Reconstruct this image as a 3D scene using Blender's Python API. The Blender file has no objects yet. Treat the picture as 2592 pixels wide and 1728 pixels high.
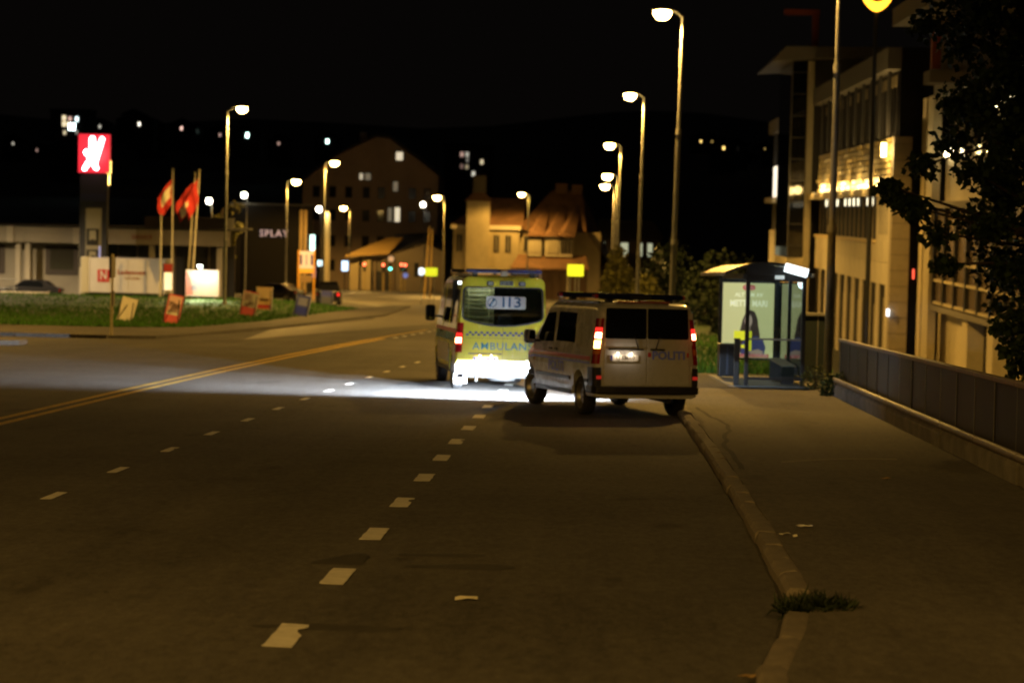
import bpy, math, random
from mathutils import Vector, Matrix
R = math.radians
rnd = random.Random(11)
sc = bpy.context.scene
col = sc.collection
SL = 0.0285                      # the street falls away from the camera by 2.85 %
def gz(y): return -SL * y if y < 345 else -SL * 345

# ------------------------------------------------------------------ camera
cam_d = bpy.data.cameras.new('camera'); cam = bpy.data.objects.new('camera', cam_d); col.objects.link(cam)
yaw, pitch, roll = R(2.0066), R(-3.2357), R(1.3)
f = Vector((-math.sin(yaw)*math.cos(pitch), math.cos(yaw)*math.cos(pitch), math.sin(pitch)))
r = f.cross(Vector((0, 0, 1))).normalized(); u = r.cross(f)
r2 = r*math.cos(roll) + u*math.sin(roll); u2 = u*math.cos(roll) - r*math.sin(roll)
cam.matrix_world = Matrix(((r2.x, u2.x, -f.x, 0), (r2.y, u2.y, -f.y, 0), (r2.z, u2.z, -f.z, 2.4), (0, 0, 0, 1)))
cam_d.sensor_width = 36; cam_d.lens = 81.12; cam_d.clip_end = 6000; cam_d.clip_start = 0.1
cam_d.dof.use_dof = True; cam_d.dof.focus_distance = 25; cam_d.dof.aperture_fstop = 2.0
sc.camera = cam

# ------------------------------------------------------------------ night sky, faint moonlight, exposure
w = bpy.data.worlds.new('World'); sc.world = w; w.use_nodes = True
wn = w.node_tree; bg = wn.nodes['Background']
sky = wn.nodes.new('ShaderNodeTexSky'); sky.sky_type = 'NISHITA'; sky.sun_disc = False
sky.sun_elevation = R(3); sky.sun_rotation = R(200)
mixn = wn.nodes.new('ShaderNodeMixRGB'); mixn.inputs[0].default_value = 0.985
mixn.inputs[2].default_value = (0.9, 0.72, 0.62, 1)
wn.links.new(sky.outputs[0], mixn.inputs[1]); wn.links.new(mixn.outputs[0], bg.inputs[0]); bg.inputs[1].default_value = 0.002
sd = bpy.data.lights.new('moon', 'SUN'); so = bpy.data.objects.new('moon', sd); col.objects.link(so)
sd.energy = 0.004; sd.angle = R(2); sd.color = (0.8, 0.85, 1); so.rotation_euler = (R(50), 0, R(160)); so.location = (0, -20, 60)
sc.view_settings.view_transform = 'Standard'; sc.view_settings.look = 'None'
sc.view_settings.gamma = 1; sc.view_settings.exposure = 0.0; sc.view_settings.use_curve_mapping = False
sc.cycles.use_denoising = True
sc.cycles.max_bounces = 6; sc.cycles.diffuse_bounces = 2; sc.cycles.glossy_bounces = 3; sc.cycles.transmission_bounces = 4; sc.cycles.transparent_max_bounces = 8
sc.cycles.sample_clamp_indirect = 4
sc.cycles.filter_width = 1.9

# ------------------------------------------------------------------ materials
MATS = {}
def M(name, c, rough=0.6, metal=0.0, emit=0.0, ecol=None, var=0.0, vscale=3.0, bump=0.0, bscale=30.0, coat=0.0, spec=0.5, stretch=(1, 1, 1)):
    if name in MATS: return MATS[name]
    m = bpy.data.materials.new(name); m.use_nodes = True; nt = m.node_tree
    b = nt.nodes['Principled BSDF']; b.inputs['Base Color'].default_value = (*c, 1)
    b.inputs['Roughness'].default_value = rough; b.inputs['Metallic'].default_value = metal
    b.inputs['Specular IOR Level'].default_value = spec
    if coat: b.inputs['Coat Weight'].default_value = coat; b.inputs['Coat Roughness'].default_value = 0.06
    if emit:
        b.inputs['Emission Color'].default_value = (*(ecol or c), 1); b.inputs['Emission Strength'].default_value = emit
    if var or bump:
        tc = nt.nodes.new('ShaderNodeTexCoord'); mp = nt.nodes.new('ShaderNodeMapping'); mp.inputs['Scale'].default_value = stretch
        nt.links.new(tc.outputs['Object'], mp.inputs['Vector'])
    if var:
        n = nt.nodes.new('ShaderNodeTexNoise'); n.inputs['Scale'].default_value = vscale; n.inputs['Detail'].default_value = 8; n.inputs['Roughness'].default_value = 0.65
        nt.links.new(mp.outputs[0], n.inputs['Vector'])
        cr = nt.nodes.new('ShaderNodeValToRGB'); cr.color_ramp.elements[0].position = 0.3; cr.color_ramp.elements[1].position = 0.7
        cr.color_ramp.elements[0].color = (*[x*(1-var) for x in c], 1); cr.color_ramp.elements[1].color = (*[min(1, x*(1+var)) for x in c], 1)
        nt.links.new(n.outputs['Fac'], cr.inputs[0]); nt.links.new(cr.outputs[0], b.inputs['Base Color'])
        mr = nt.nodes.new('ShaderNodeMapRange'); mr.inputs['To Min'].default_value = max(0.02, rough-0.12); mr.inputs['To Max'].default_value = min(1, rough+0.12)
        nt.links.new(n.outputs['Fac'], mr.inputs[0]); nt.links.new(mr.outputs[0], b.inputs['Roughness'])
    if bump:
        n2 = nt.nodes.new('ShaderNodeTexNoise'); n2.inputs['Scale'].default_value = bscale; n2.inputs['Detail'].default_value = 6
        nt.links.new(mp.outputs[0], n2.inputs['Vector'])
        bp = nt.nodes.new('ShaderNodeBump'); bp.inputs['Strength'].default_value = bump; bp.inputs['Distance'].default_value = 0.02
        nt.links.new(n2.outputs['Fac'], bp.inputs['Height']); nt.links.new(bp.outputs[0], b.inputs['Normal'])
    MATS[name] = m; return m

def asphalt(name, lo, hi, rough):
    m = bpy.data.materials.new(name); m.use_nodes = True; nt = m.node_tree; L = nt.links
    b = nt.nodes['Principled BSDF']; b.inputs['Specular IOR Level'].default_value = 0.3; tc = nt.nodes.new('ShaderNodeTexCoord')
    def noise(scale, detail, st=(1, 1, 1)):
        mp = nt.nodes.new('ShaderNodeMapping'); mp.inputs['Scale'].default_value = st; L.new(tc.outputs['Object'], mp.inputs[0])
        n = nt.nodes.new('ShaderNodeTexNoise'); n.inputs['Scale'].default_value = scale; n.inputs['Detail'].default_value = detail; n.inputs['Roughness'].default_value = 0.7
        L.new(mp.outputs[0], n.inputs['Vector']); return n.outputs['Fac']
    big = noise(0.35, 6); track = noise(1.1, 5, (1, 0.035, 1)); fine = noise(70, 3)
    mid = noise(13, 5, (1, .4, 1))
    a0 = nt.nodes.new('ShaderNodeMath'); a0.operation = 'MULTIPLY_ADD'; L.new(mid, a0.inputs[0]); a0.inputs[1].default_value = 1.3; L.new(big, a0.inputs[2])
    a1 = nt.nodes.new('ShaderNodeMath'); a1.operation = 'ADD'; L.new(a0.outputs[0], a1.inputs[0]); L.new(track, a1.inputs[1])
    a2 = nt.nodes.new('ShaderNodeMath'); a2.operation = 'MULTIPLY_ADD'; L.new(fine, a2.inputs[0]); a2.inputs[1].default_value = 1.6; L.new(a1.outputs[0], a2.inputs[2])
    mr = nt.nodes.new('ShaderNodeMapRange'); mr.inputs['From Min'].default_value = 2.0; mr.inputs['From Max'].default_value = 2.9; L.new(a2.outputs[0], mr.inputs[0])
    cr = nt.nodes.new('ShaderNodeValToRGB'); cr.color_ramp.elements[0].color = (*lo, 1); cr.color_ramp.elements[1].color = (*hi, 1); L.new(mr.outputs[0], cr.inputs[0])
    # old patches and stains
    st = noise(0.9, 3, (1, 0.45, 1)); sr = nt.nodes.new('ShaderNodeValToRGB'); sr.color_ramp.elements[0].position = 0.62; sr.color_ramp.elements[1].position = 0.72
    sr.color_ramp.elements[0].color = (1, 1, 1, 1); sr.color_ramp.elements[1].color = (0.6, 0.58, 0.56, 1); L.new(st, sr.inputs[0])
    mx = nt.nodes.new('ShaderNodeMixRGB'); mx.blend_type = 'MULTIPLY'; mx.inputs[0].default_value = 1; L.new(cr.outputs[0], mx.inputs[1]); L.new(sr.outputs[0], mx.inputs[2])
    L.new(mx.outputs[0], b.inputs['Base Color'])
    rr = nt.nodes.new('ShaderNodeMapRange'); rr.inputs['To Min'].default_value = rough-0.1; rr.inputs['To Max'].default_value = rough+0.14; L.new(track, rr.inputs[0]); L.new(rr.outputs[0], b.inputs['Roughness'])
    bp = nt.nodes.new('ShaderNodeBump'); bp.inputs['Strength'].default_value = 0.55; bp.inputs['Distance'].default_value = 0.012; L.new(fine, bp.inputs['Height']); L.new(bp.outputs[0], b.inputs['Normal'])
    MATS[name] = m; return m

def glassy(name, tint, trans=0.5, rough=0.03):
    m = bpy.data.materials.new(name); m.use_nodes = True; nt = m.node_tree; L = nt.links
    for n in list(nt.nodes): nt.nodes.remove(n)
    o = nt.nodes.new('ShaderNodeOutputMaterial'); t = nt.nodes.new('ShaderNodeBsdfTransparent'); g = nt.nodes.new('ShaderNodeBsdfGlossy')
    t.inputs[0].default_value = (*[x*trans for x in tint], 1); g.inputs['Roughness'].default_value = rough; g.inputs['Color'].default_value = (0.9, 0.9, 0.9, 1)
    fr = nt.nodes.new('ShaderNodeFresnel'); fr.inputs['IOR'].default_value = 1.5
    mx = nt.nodes.new('ShaderNodeMixShader'); L.new(fr.outputs[0], mx.inputs[0]); L.new(t.outputs[0], mx.inputs[1]); L.new(g.outputs[0], mx.inputs[2]); L.new(mx.outputs[0], o.inputs[0])
    MATS[name] = m; return m

def leafy(name, c):
    m = bpy.data.materials.new(name); m.use_nodes = True; nt = m.node_tree; L = nt.links
    b = nt.nodes['Principled BSDF']; b.inputs['Roughness'].default_value = 0.6; b.inputs['Specular IOR Level'].default_value = 0.2 if 'grass' not in name else 0.04
    g = nt.nodes.new('ShaderNodeNewGeometry'); cr = nt.nodes.new('ShaderNodeValToRGB')
    cr.color_ramp.elements[0].color = (*[x*0.6 for x in c], 1); cr.color_ramp.elements[1].color = (*[x*1.4 for x in c], 1)
    L.new(g.outputs['Random Per Island'], cr.inputs[0]); L.new(cr.outputs[0], b.inputs['Base Color'])
    MATS[name] = m; return m

A_ROAD = asphalt('asphalt', (0.034, 0.031, 0.027), (0.115, 0.108, 0.097), 0.8)
A_PAVE = asphalt('footway_asphalt', (0.042, 0.038, 0.032), (0.135, 0.124, 0.108), 0.8)
A_PALE = asphalt('pale_asphalt', (0.11, 0.1, 0.085), (0.19, 0.175, 0.15), 0.55)
KERB = M('granite', (0.14, 0.122, 0.1), 0.8, var=0.35, vscale=6, bump=0.5, bscale=25)
PAINT = M('road_paint', (0.6, 0.58, 0.52), 0.6, var=0.25, vscale=5, bump=0.3, bscale=60)
YPAINT = M('yellow_road_paint', (0.5, 0.33, 0.05), 0.6, var=0.3, vscale=4, bump=0.3, bscale=60)
GALV = M('galvanised', (0.22, 0.22, 0.21), 0.55, 0.15, var=0.2, vscale=4)
DARKM = M('dark_steel', (0.03, 0.032, 0.036), 0.4, 0.3)
BLACK = M('black_plastic', (0.012, 0.012, 0.013), 0.5)
RUBBER = M('tyre_rubber', (0.014, 0.014, 0.014), 0.85, bump=0.3, bscale=60)
CONC = M('concrete', (0.2, 0.185, 0.16), 0.85, var=0.35, vscale=2.5, bump=0.4, bscale=20)
GLASSD = M('dark_glass', (0.006, 0.007, 0.009), 0.04, spec=0.8)
GLASSV = M('window_void', (.006, .006, .007), .6, spec=.08)
GLASSC = glassy('clear_glass', (0.86, 0.93, 0.93), 0.93)
GLASST = glassy('tinted_glass', (0.5, 0.55, 0.5), 0.9)
WHITEP = M('white_paint', (0.72, 0.72, 0.7), 0.4, var=0.06)
SODIUM = (1.0, 0.55, 0.11)
BOWL = M('sodium_bowl', (1, 0.75, 0.3), 0.4, emit=75, ecol=(1, 0.62, 0.17))
WBOWL = M('white_bowl', (1, 0.95, 0.8), 0.4, emit=30, ecol=(1, 0.93, 0.72))
GRASSM = leafy('grass_blade', (0.05, 0.125, 0.02))
SOIL = M('turf', (0.026, 0.05, 0.013), 0.95, var=0.5, vscale=1.4, bump=0.8, bscale=12)
LEAF = leafy('leaf', (0.035, 0.06, 0.018))
LEAFO = leafy('leaf_olive', (0.1, 0.095, 0.022))
BARK = M('bark', (0.06, 0.045, 0.03), 0.9, var=0.4, vscale=8, bump=0.8, bscale=20)

# ------------------------------------------------------------------ mesh helpers
class MB:
    def __init__(s): s.v = []; s.f = []
    def add(s, vs, fs):
        k = len(s.v); s.v += [tuple(p) for p in vs]; s.f += [tuple(i+k for i in q) for q in fs]; return s
    def bx(s, x0, x1, y0, y1, z0, z1):
        return s.add([(x0, y0, z0), (x1, y0, z0), (x1, y1, z0), (x0, y1, z0), (x0, y0, z1), (x1, y0, z1), (x1, y1, z1), (x0, y1, z1)],
                     [(3, 2, 1, 0), (4, 5, 6, 7), (0, 1, 5, 4), (1, 2, 6, 5), (2, 3, 7, 6), (3, 0, 4, 7)])
    def tube(s, p0, p1, r0, r1=None, n=10, cap=True):
        r1 = r0 if r1 is None else r1
        p0 = Vector(p0); p1 = Vector(p1); d = (p1-p0).normalized()
        a = d.cross(Vector((0, 0, 1)) if abs(d.z) < 0.9 else Vector((1, 0, 0))).normalized(); b = d.cross(a)
        vs = []
        for p, rr in ((p0, r0), (p1, r1)):
            for i in range(n):
                t = 2*math.pi*i/n; vs.append(p + a*math.cos(t)*rr + b*math.sin(t)*rr)
        fs = [(i, (i+1) % n, n+(i+1) % n, n+i) for i in range(n)]
        if cap: fs += [tuple(range(n-1, -1, -1)), tuple(range(n, 2*n))]
        return s.add(vs, fs)
    def path(s, pts, r, n=8):
        for a, b in zip(pts, pts[1:]): s.tube(a, b, r, r, n)
        return s
    def prism(s, poly, h0, h1, plane='xy'):
        n = len(poly); vs = []
        for h in (h0, h1):
            for a, b in poly:
                vs.append((a, b, h) if plane == 'xy' else (a, h, b) if plane == 'xz' else (h, a, b))
        return s.add(vs, [tuple(range(n-1, -1, -1)), tuple(range(n, 2*n))] + [(i, (i+1) % n, n+(i+1) % n, n+i) for i in range(n)])
    def lathe(s, prof, n=20, axis='z', o=(0, 0, 0)):
        k = len(prof); vs = []
        for i in range(n):
            t = 2*math.pi*i/n; c, q = math.cos(t), math.sin(t)
            for rr, h in prof:
                p = (rr*c, rr*q, h) if axis == 'z' else (h, rr*c, rr*q) if axis == 'x' else (rr*c, h, rr*q)
                vs.append((p[0]+o[0], p[1]+o[1], p[2]+o[2]))
        fs = []
        for i in range(n):
            j = (i+1) % n
            for a in range(k-1): fs.append((i*k+a, j*k+a, j*k+a+1, i*k+a+1))
        return s.add(vs, fs)
    def mesh(s, name):
        me = bpy.data.meshes.new(name); me.from_pydata(s.v, [], s.f); me.validate(); return me
    def build(s, name, m, parent=None, bevel=0.0, smooth=None, loc=None, rot=None):
        me = s.mesh(name)
        return link(name, me, m, parent, bevel, smooth, loc, rot)
def fix_normals(me):
    import bmesh
    bm = bmesh.new(); bm.from_mesh(me); bmesh.ops.recalc_face_normals(bm, faces=bm.faces); bm.to_mesh(me); bm.free()
def link(name, me, m, parent=None, bevel=0.0, smooth=None, loc=None, rot=None):
    if not me.materials: me.materials.append(m)
    o = bpy.data.objects.new(name, me); col.objects.link(o)
    if smooth:
        fix_normals(me)
        for p in me.polygons: p.use_smooth = True
        me.set_sharp_from_angle(angle=R(smooth))
    if bevel:
        fix_normals(me)
        b = o.modifiers.new('bevel', 'BEVEL'); b.width = bevel; b.segments = 2; b.limit_method = 'ANGLE'
    if parent: o.parent = parent
    if loc: o.location = loc
    if rot: o.rotation_euler = rot
    return o
def tag(o, label, cat=None, group=None, kind=None):
    if label: o['label'] = label
    if cat: o['category'] = cat
    if group: o['group'] = group
    if kind: o['kind'] = kind
    return o
def thing(name, label, cat, loc=(0, 0, 0), rz=0, group=None, slope=False):
    o = bpy.data.objects.new(name, None); col.objects.link(o); o.location = loc; o.empty_display_size = 0.3
    if slope:
        d = Vector((-math.sin(rz), math.cos(rz), -SL*math.cos(rz))).normalized()      # forward, along the slope
        n = Vector((0, SL, 1)).normalized(); x = d.cross(n).normalized()
        o.rotation_euler = Matrix((x, d, n)).transposed().to_euler()
    else: o.rotation_euler = (0, 0, rz)
    return tag(o, label, cat, group)
def struct(name, mb, m, **k):
    o = mb.build(name, m, **k); o['kind'] = 'structure'; return o
def copy_tree(o, parent=None):
    c = o.copy(); col.objects.link(c); c.parent = parent
    for ch in list(o.children): copy_tree(ch, c)
    return c
def light(kind, name, parent, loc, energy, c, rot=(0, 0, 0), size=0.1, cone=None, blend=0.3):
    d = bpy.data.lights.new(name, kind); d.energy = energy; d.color = c
    d.shadow_soft_size = size
    if kind == 'SPOT': d.spot_size = R(cone or 160); d.spot_blend = blend
    o = bpy.data.objects.new(name, d); col.objects.link(o); o.parent = parent; o.location = loc; o.rotation_euler = rot; return o
_tx = {}
def text(name, s, size, m, parent, loc, rot=(R(90), 0, 0), ext=0.003, sx=1.0, bold=0.0):
    key = (s, size, ext, sx, bold)
    if key not in _tx:
        cu = bpy.data.curves.new(name, 'FONT'); cu.body = s; cu.size = size; cu.extrude = ext; cu.align_x = 'CENTER'; cu.align_y = 'CENTER'; cu.resolution_u = 2; cu.offset = bold; cu.space_character = {'SPLAY': 1.15, 'AMBULANSE': 1.1}.get(s, 1.0)
        o = bpy.data.objects.new('tmp', cu); col.objects.link(o)
        me = bpy.data.meshes.new_from_object(o.evaluated_get(bpy.context.evaluated_depsgraph_get()))
        bpy.data.objects.remove(o); me.transform(Matrix.Diagonal((sx, 1, 1, 1))); _tx[key] = me
    me = _tx[key].copy(); me.name = name; me.materials.clear(); me.materials.append(m)
    return link(name, me, m, parent, loc=loc, rot=rot)
def interp(tab, t):
    if t <= tab[0][0]: return tab[0][1]
    for (a, p), (b, q) in zip(tab, tab[1:]):
        if t <= b: return p + (q-p)*(t-a)/(b-a)
    return tab[-1][1]
def rloop(x0, x1, z0, z1, rr, k=4, seg=4, sag=0.0, taper=0.0):
    pts = []
    cs = [(x1-rr, z1-rr, 0), (x0+rr, z1-rr, 90), (x0+rr, z0+rr, 180), (x1-rr, z0+rr, 270)]
    for i, (cx, cz, a) in enumerate(cs):
        arc = [(cx+rr*math.cos(R(a+90*j/seg)), cz+rr*math.sin(R(a+90*j/seg))) for j in range(seg+1)]
        pts += arc
        nx, nz, na = cs[(i+1) % 4]; q = (nx+rr*math.cos(R(na)), nz+rr*math.sin(R(na))); p = arc[-1]
        for j in range(1, k+1):
            t = j/(k+1); pts.append((p[0]+(q[0]-p[0])*t, p[1]+(q[1]-p[1])*t))
    zm = z0; out = []
    for x, z in pts:
        if sag and z < z0+rr*1.01:
            t = (x-x0)/(x1-x0); z -= sag*(1-(2*t-1)**2)
        out.append((x*(1-taper*(z-zm)), z))
    return out

# ------------------------------------------------------------------ THE SETTING: ground, road, footways, kerbs
def yard(x, y):
    t = max(0.0, min(1.0, (x-6.0)/2.5)); s = max(0.0, min(1.0, (y-215)/40.0))
    return t*(1-s)
def ground_z(x, y):
    z = gz(y)-0.035
    k = yard(x, y)
    z = z*(1-k) + min(z, -5.7)*k
    if y > 420:
        t = (y-420)/900.0
        z += 62*min(1, t)**1.2 + 5*math.sin(x*0.011+1)*min(1, t*2) + 4*math.sin(x*0.027+y*0.01)*min(1, t)
    return z
xs = [-700, -450, -300, -200, -150, -100, -60, -40, -20, -5, 5.95, 6.0, 6.6, 7.2, 8.5, 15, 30, 60, 100, 150, 200, 300, 450, 700]
ys = [-80, -40, 0, 40, 80, 120, 160, 200, 220, 240, 260, 300, 345, 420, 500, 600, 700, 800, 900, 1000, 1150, 1320, 1600]
mb = MB(); nx = len(xs)
mb.v = [(x, y, ground_z(x, y)) for y in ys for x in xs]
mb.f = [(j*nx+i, j*nx+i+1, (j+1)*nx+i+1, (j+1)*nx+i) for j in range(len(ys)-1) for i in range(nx-1)]
struct('ground', mb, M('dark_earth', (0.03, 0.032, 0.018), 0.95, var=0.5, vscale=0.05))

def sheet(poly, h, thick=None):
    """flat polygon that follows the slope of the street, h above it"""
    m_ = MB(); n = len(poly)
    vs = [(x, y, gz(y)+h) for x, y in poly]
    if thick is None: return m_.add(vs, [tuple(range(n))])
    vs2 = [(x, y, gz(y)+h-thick) for x, y in poly]
    return m_.add(vs2+vs, [tuple(range(n-1, -1, -1)), tuple(range(n, 2*n))] + [(i, (i+1) % n, n+(i+1) % n, n+i) for i in range(n)])
RX = 1.56
road = struct('road', sheet([(-90, -60), (RX, -60), (RX, 344), (-90, 344)], 0.0), A_ROAD)
pale = struct('road_pale_lane', sheet([(-12.1, 79.4), (-7.9, 112), (-5.5, 150), (-6, 230), (-30, 300), (-32, 240), (-14, 160), (-11.5, 120), (-13.2, 94)], 0.004), A_PALE)  # a paler, smoother strip of asphalt over the far left lane

# painted lines: each dash is a part of the road
me_d = MB().bx(-0.075, 0.075, 0, 0.95, 0, 0.004).mesh('lane_dash'); me_d.materials.append(PAINT)
def dash(x, y, wd=1.0, ln=1.0, rz=0.0, mesh=me_d, m=PAINT, worn=None):
    o = link('lane_dash', mesh, m, road, loc=(x, y, gz(y)+0.004), rot=(math.atan(-SL), 0, rz)); o.scale = (wd, ln, 1); return o
def worn_dash(i):
    q = random.Random(i); pts = []
    for x, y0, y1 in ((-0.075, 0, 1), (0.075, 1, 0)):
        for k in range(9):
            t = k/8; y = (y0+(y1-y0)*t)*0.95; pts.append((x*(1-0.12*q.random()), y + q.uniform(-0.02, 0.02)))
    if i % 3 == 1: pts[11] = (pts[11][0]-0.035, pts[11][1]); pts[12] = (pts[12][0]-0.03, pts[12][1])
    me = MB().prism(pts, 0, 0.004).mesh('lane_dash'); me.materials.append(PAINT); return me
for i in range(15):
    y = 14.55 + 3.02*i - 3.02
    dash(-1.97 + 0.0016*i*i*0.5, y, 1.35, mesh=worn_dash(i))
for i in range(17):
    y = 10.4 + 3.25*i; x = -5.58 + (0.0006*(y-26)**2 if y > 26 else 0)
    dash(x, y, 0.8, 0.8, -0.0012*max(0, y-26), mesh=worn_dash(40+i))
for k, off in enumerate((-0.16, 0.16)):
    mb = MB(); yy = [-40, -10, 10, 25, 35, 45, 55, 65, 75, 85, 92, 100]
    if k: yy = yy[:10]
    def cx(y): return -9.05 + (0.00047*(y-35)**2 if y > 35 else 0)
    vs = []
    for y in yy: vs += [(cx(y)+off-0.075, y, gz(y)+0.004), (cx(y)+off+0.075, y, gz(y)+0.004)]
    mb.add(vs, [(2*i, 2*i+1, 2*i+3, 2*i+2) for i in range(len(yy)-1)])
    mb.build('centre_line', YPAINT, road)
for i in range(12):
    y = 86 + i*2.6; dash(-7.45+0.00047*0 + (0.05*(y-86)), y, 1.0, 1.1, -0.05)

# near footway with granite kerb stones
edge = [(0.2, -30), (0.6, 5), (1.02, 13.5), (1.3, 15.3), (1.5, 17.0), (1.56, 21.5), (1.6, 29.6), (1.56, 40.3), (1.56, 60), (1.56, 160)]
pave = struct('footway', sheet([(x+0.17, y) for x, y in edge] + [(5.6, 160), (5.6, 58), (5.06, 57), (5.06, -30)], 0.11, 0.3), A_PAVE)
def along(t):
    for (x0, y0), (x1, y1) in zip(edge, edge[1:]):
        if y0 <= t <= y1: return x0+(x1-x0)*(t-y0)/(y1-y0), math.atan2(x1-x0, y1-y0)
    return edge[-1][0], 0
t = 9.0; i = 0
while t < 70:
    ln = 1.18 if t < 16.2 else 0.98
    if not (16.0 < t < 16.9):
        x, a = along(t+ln/2); q = random.Random(i)
        mb = MB(); pr = [(-0.01, -0.15), (-0.01, 0.08), (0.02, 0.12), (0.13, 0.125), (0.19, 0.105), (0.19, -0.15)]
        mb.prism(pr, 0.0, ln-0.02, 'xz')
        for k, v in enumerate(mb.v): mb.v[k] = (v[0]+q.uniform(-.008, .008), v[1]-ln/2, v[2]+(q.uniform(-.012, .008) if v[2] > 0 else 0))
        o = mb.build('kerb_stone', KERB, pave, smooth=30)
        o.location = (x+q.uniform(-.012, .012), t+ln/2, gz(t+ln/2)-q.uniform(0, .02)); o.rotation_euler = (math.atan(-SL), q.uniform(-.02, .02), -a+q.uniform(-.01, .01))
    t += ln; i += 1
# pale groove / drainage strip across the footway and a wandering crack behind the kerb
mb = MB(); n = 14
for i in range(n):
    x0 = 2.45+1.6*i/n; x1 = 2.45+1.6*(i+1)/n; y0 = 29.4+1.0*i/n+0.25*math.sin(i/n*3.1); y1 = 29.4+(i+1)/n+0.25*math.sin((i+1)/n*3.1)
    mb.add([(x0, y0, gz(y0)+0.114), (x1, y1, gz(y1)+0.114), (x1, y1+0.16, gz(y1)+0.114), (x0, y0+0.16, gz(y0)+0.114)], [(0, 1, 2, 3)])
mb.build('repair_strip', M('pale_repair', (0.16, 0.14, 0.11), 0.8, var=0.3), pave)
mb = MB(); q = random.Random(3); px_, py_ = 1.85, 28.5; pts = []
for k in range(20):
    pts.append((px_+0.28*math.exp(-((k-12)/4)**2)+q.uniform(-.04, .04), 28.2+k*0.72))
for (a, b), (c, d) in zip(pts, pts[1:]):
    mb.add([(a, b, gz(b)+0.113), (a+0.07, b, gz(b)+0.113), (c+0.07, d, gz(d)+0.113), (c, d, gz(d)+0.113)], [(0, 1, 2, 3)])
mb.build('crack', M('crack_tar', (0.012, 0.011, 0.01), 0.9), pave)
mb = MB()
for (x, y, sx, sy) in [(-2.02, 18.9, .22, .5), (-1.0, 18.8, .42, .22), (-1.65, 15.4, .5, .15), (-4.9, 50.3, 1.1, 1.0), (-1.2, 19.6, .35, .14), (3.6, 16.8, .4, .1)]:
    q = random.Random(int(x*100)); n = 18
    mb.add([(x+sx*math.cos(2*math.pi*k/n)*(1+.25*math.sin(3*k*.35+x)), y+sy*math.sin(2*math.pi*k/n)*(1+.3*math.sin(2*k*.35+y)), gz(y)+(0.003 if x < 1.5 else 0.115)) for k in range(n)], [tuple(range(n))])
mb.build('tar_stain', M('tar_stain', (0.036, 0.033, 0.029), 0.75, var=0.4, vscale=6), road)

# far footway, verge and traffic island on the other side
fpave = struct('far_footway', sheet([(-70, 76.8), (-16.4, 77.2), (-14.9, 78.2), (-13.4, 92), (-12.6, 110), (-11.8, 130), (-13.5, 170), (-15.0, 170), (-15.2, 132), (-15.0, 106), (-15.9, 91), (-18.25, 88.4), (-23, 88.1), (-70, 88)], 0.10, 0.2), A_PAVE)
for k in range(14):
    q = random.Random(k); x0 = -31+k*1.05
    MB().bx(0, 1.02, -0.1, 0.06, -0.15, 0.125+q.uniform(-.01, .01)).build('kerb_stone', KERB, fpave, loc=(x0, 76.78+0.0075*(x0+70)*0.6, gz(76.9)), rot=(0, 0, q.uniform(-.01, .01)))
isl = struct('traffic_island', sheet([(-26, 67.6), (-18.2, 67.6), (-17.2, 68.6), (-17.2, 69.6), (-18.0, 70.6), (-26, 70.6)], 0.15, 0.2), KERB, bevel=0.03)
def vz(x, y):
    fx = max(0, min(1, (-15.2-x)/6)); h = interp([(88, .1), (94, .16), (125, .22), (137, .62), (147, .55), (153, .1)], y)
    return 0.10+(h-.1)*math.sin(fx*math.pi/2)+0.025*math.sin(x*1.3)*math.sin(y*.8)*fx
mb = MB(); VX = 46; VY = 46; idx = {}
def vleft(y): return interp([(88, -20), (88.6, -18.3), (91, -15.95), (106, -15.05), (132, -15.2), (150, -15.0), (160, -17)], y)
for j in range(VY+1):
    y = 88.2+j*70/VY
    for i in range(VX+1):
        x = vleft(y)-(i/VX)**1.3*(48+0*y); mb.v.append((x, y, gz(y)+(vz(x, y) if 0 < i and 0 < j < VY else 0.06)))
mb.f = [(j*(VX+1)+i, j*(VX+1)+i+1, (j+1)*(VX+1)+i+1, (j+1)*(VX+1)+i) for j in range(VY) for i in range(VX)]
struct('verge', mb, SOIL, smooth=60)
def grass(name, label, spots, hh, wd, m=GRASSM, kind='stuff', cat='grass', group=None):
    g = MB(); q = random.Random(len(spots))
    for (x, y, z) in spots:
        a = q.uniform(0, 6.28); h = hh*q.uniform(.5, 1.3); dx, dy = math.cos(a)*wd, math.sin(a)*wd; lx, ly = q.uniform(-.5, .5)*h, q.uniform(-.5, .5)*h
        g.add([(x-dx, y-dy, z-0.02), (x+dx, y+dy, z-0.02), (x+lx, y+ly, z+h)], [(0, 1, 2)])
    o = g.build(name, m); return tag(o, label, cat, group, kind)
sp = []; q = random.Random(5)
for k in range(26000):
    y = 88.5+(q.random()**1.6)*60; x = vleft(y)-0.15-q.random()**1.3*26; sp.append((x, y, gz(y)+vz(x, y)))
grass('grass', 'short mown green grass on the mound by the service building', sp, 0.13, 0.035)
# grass bank behind the bus shelter
bank = MB(); bx_ = [1.9, 3, 4, 5.2, 6.0, 7.0, 8.5]; by_ = [57.6, 60, 66, 75, 90, 110, 140, 200]
bank.v = [(x, y, gz(y)+(0.125 if x < 6 else 0.12-1.6*(x-6))) for y in by_ for x in bx_]
bank.f = [(j*7+i, j*7+i+1, (j+1)*7+i+1, (j+1)*7+i) for j in range(len(by_)-1) for i in range(6)]
struct('grass_bank', bank, SOIL, smooth=60)
sp = [(q.uniform(1.9, 6.0), 57.6+q.random()**2*40, 0) for k in range(5000)]; sp = [(x, y, gz(y)+0.12) for x, y, z in sp]
grass('grass', 'rough green grass behind the lit bus shelter', sp, 0.16, 0.025)

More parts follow.
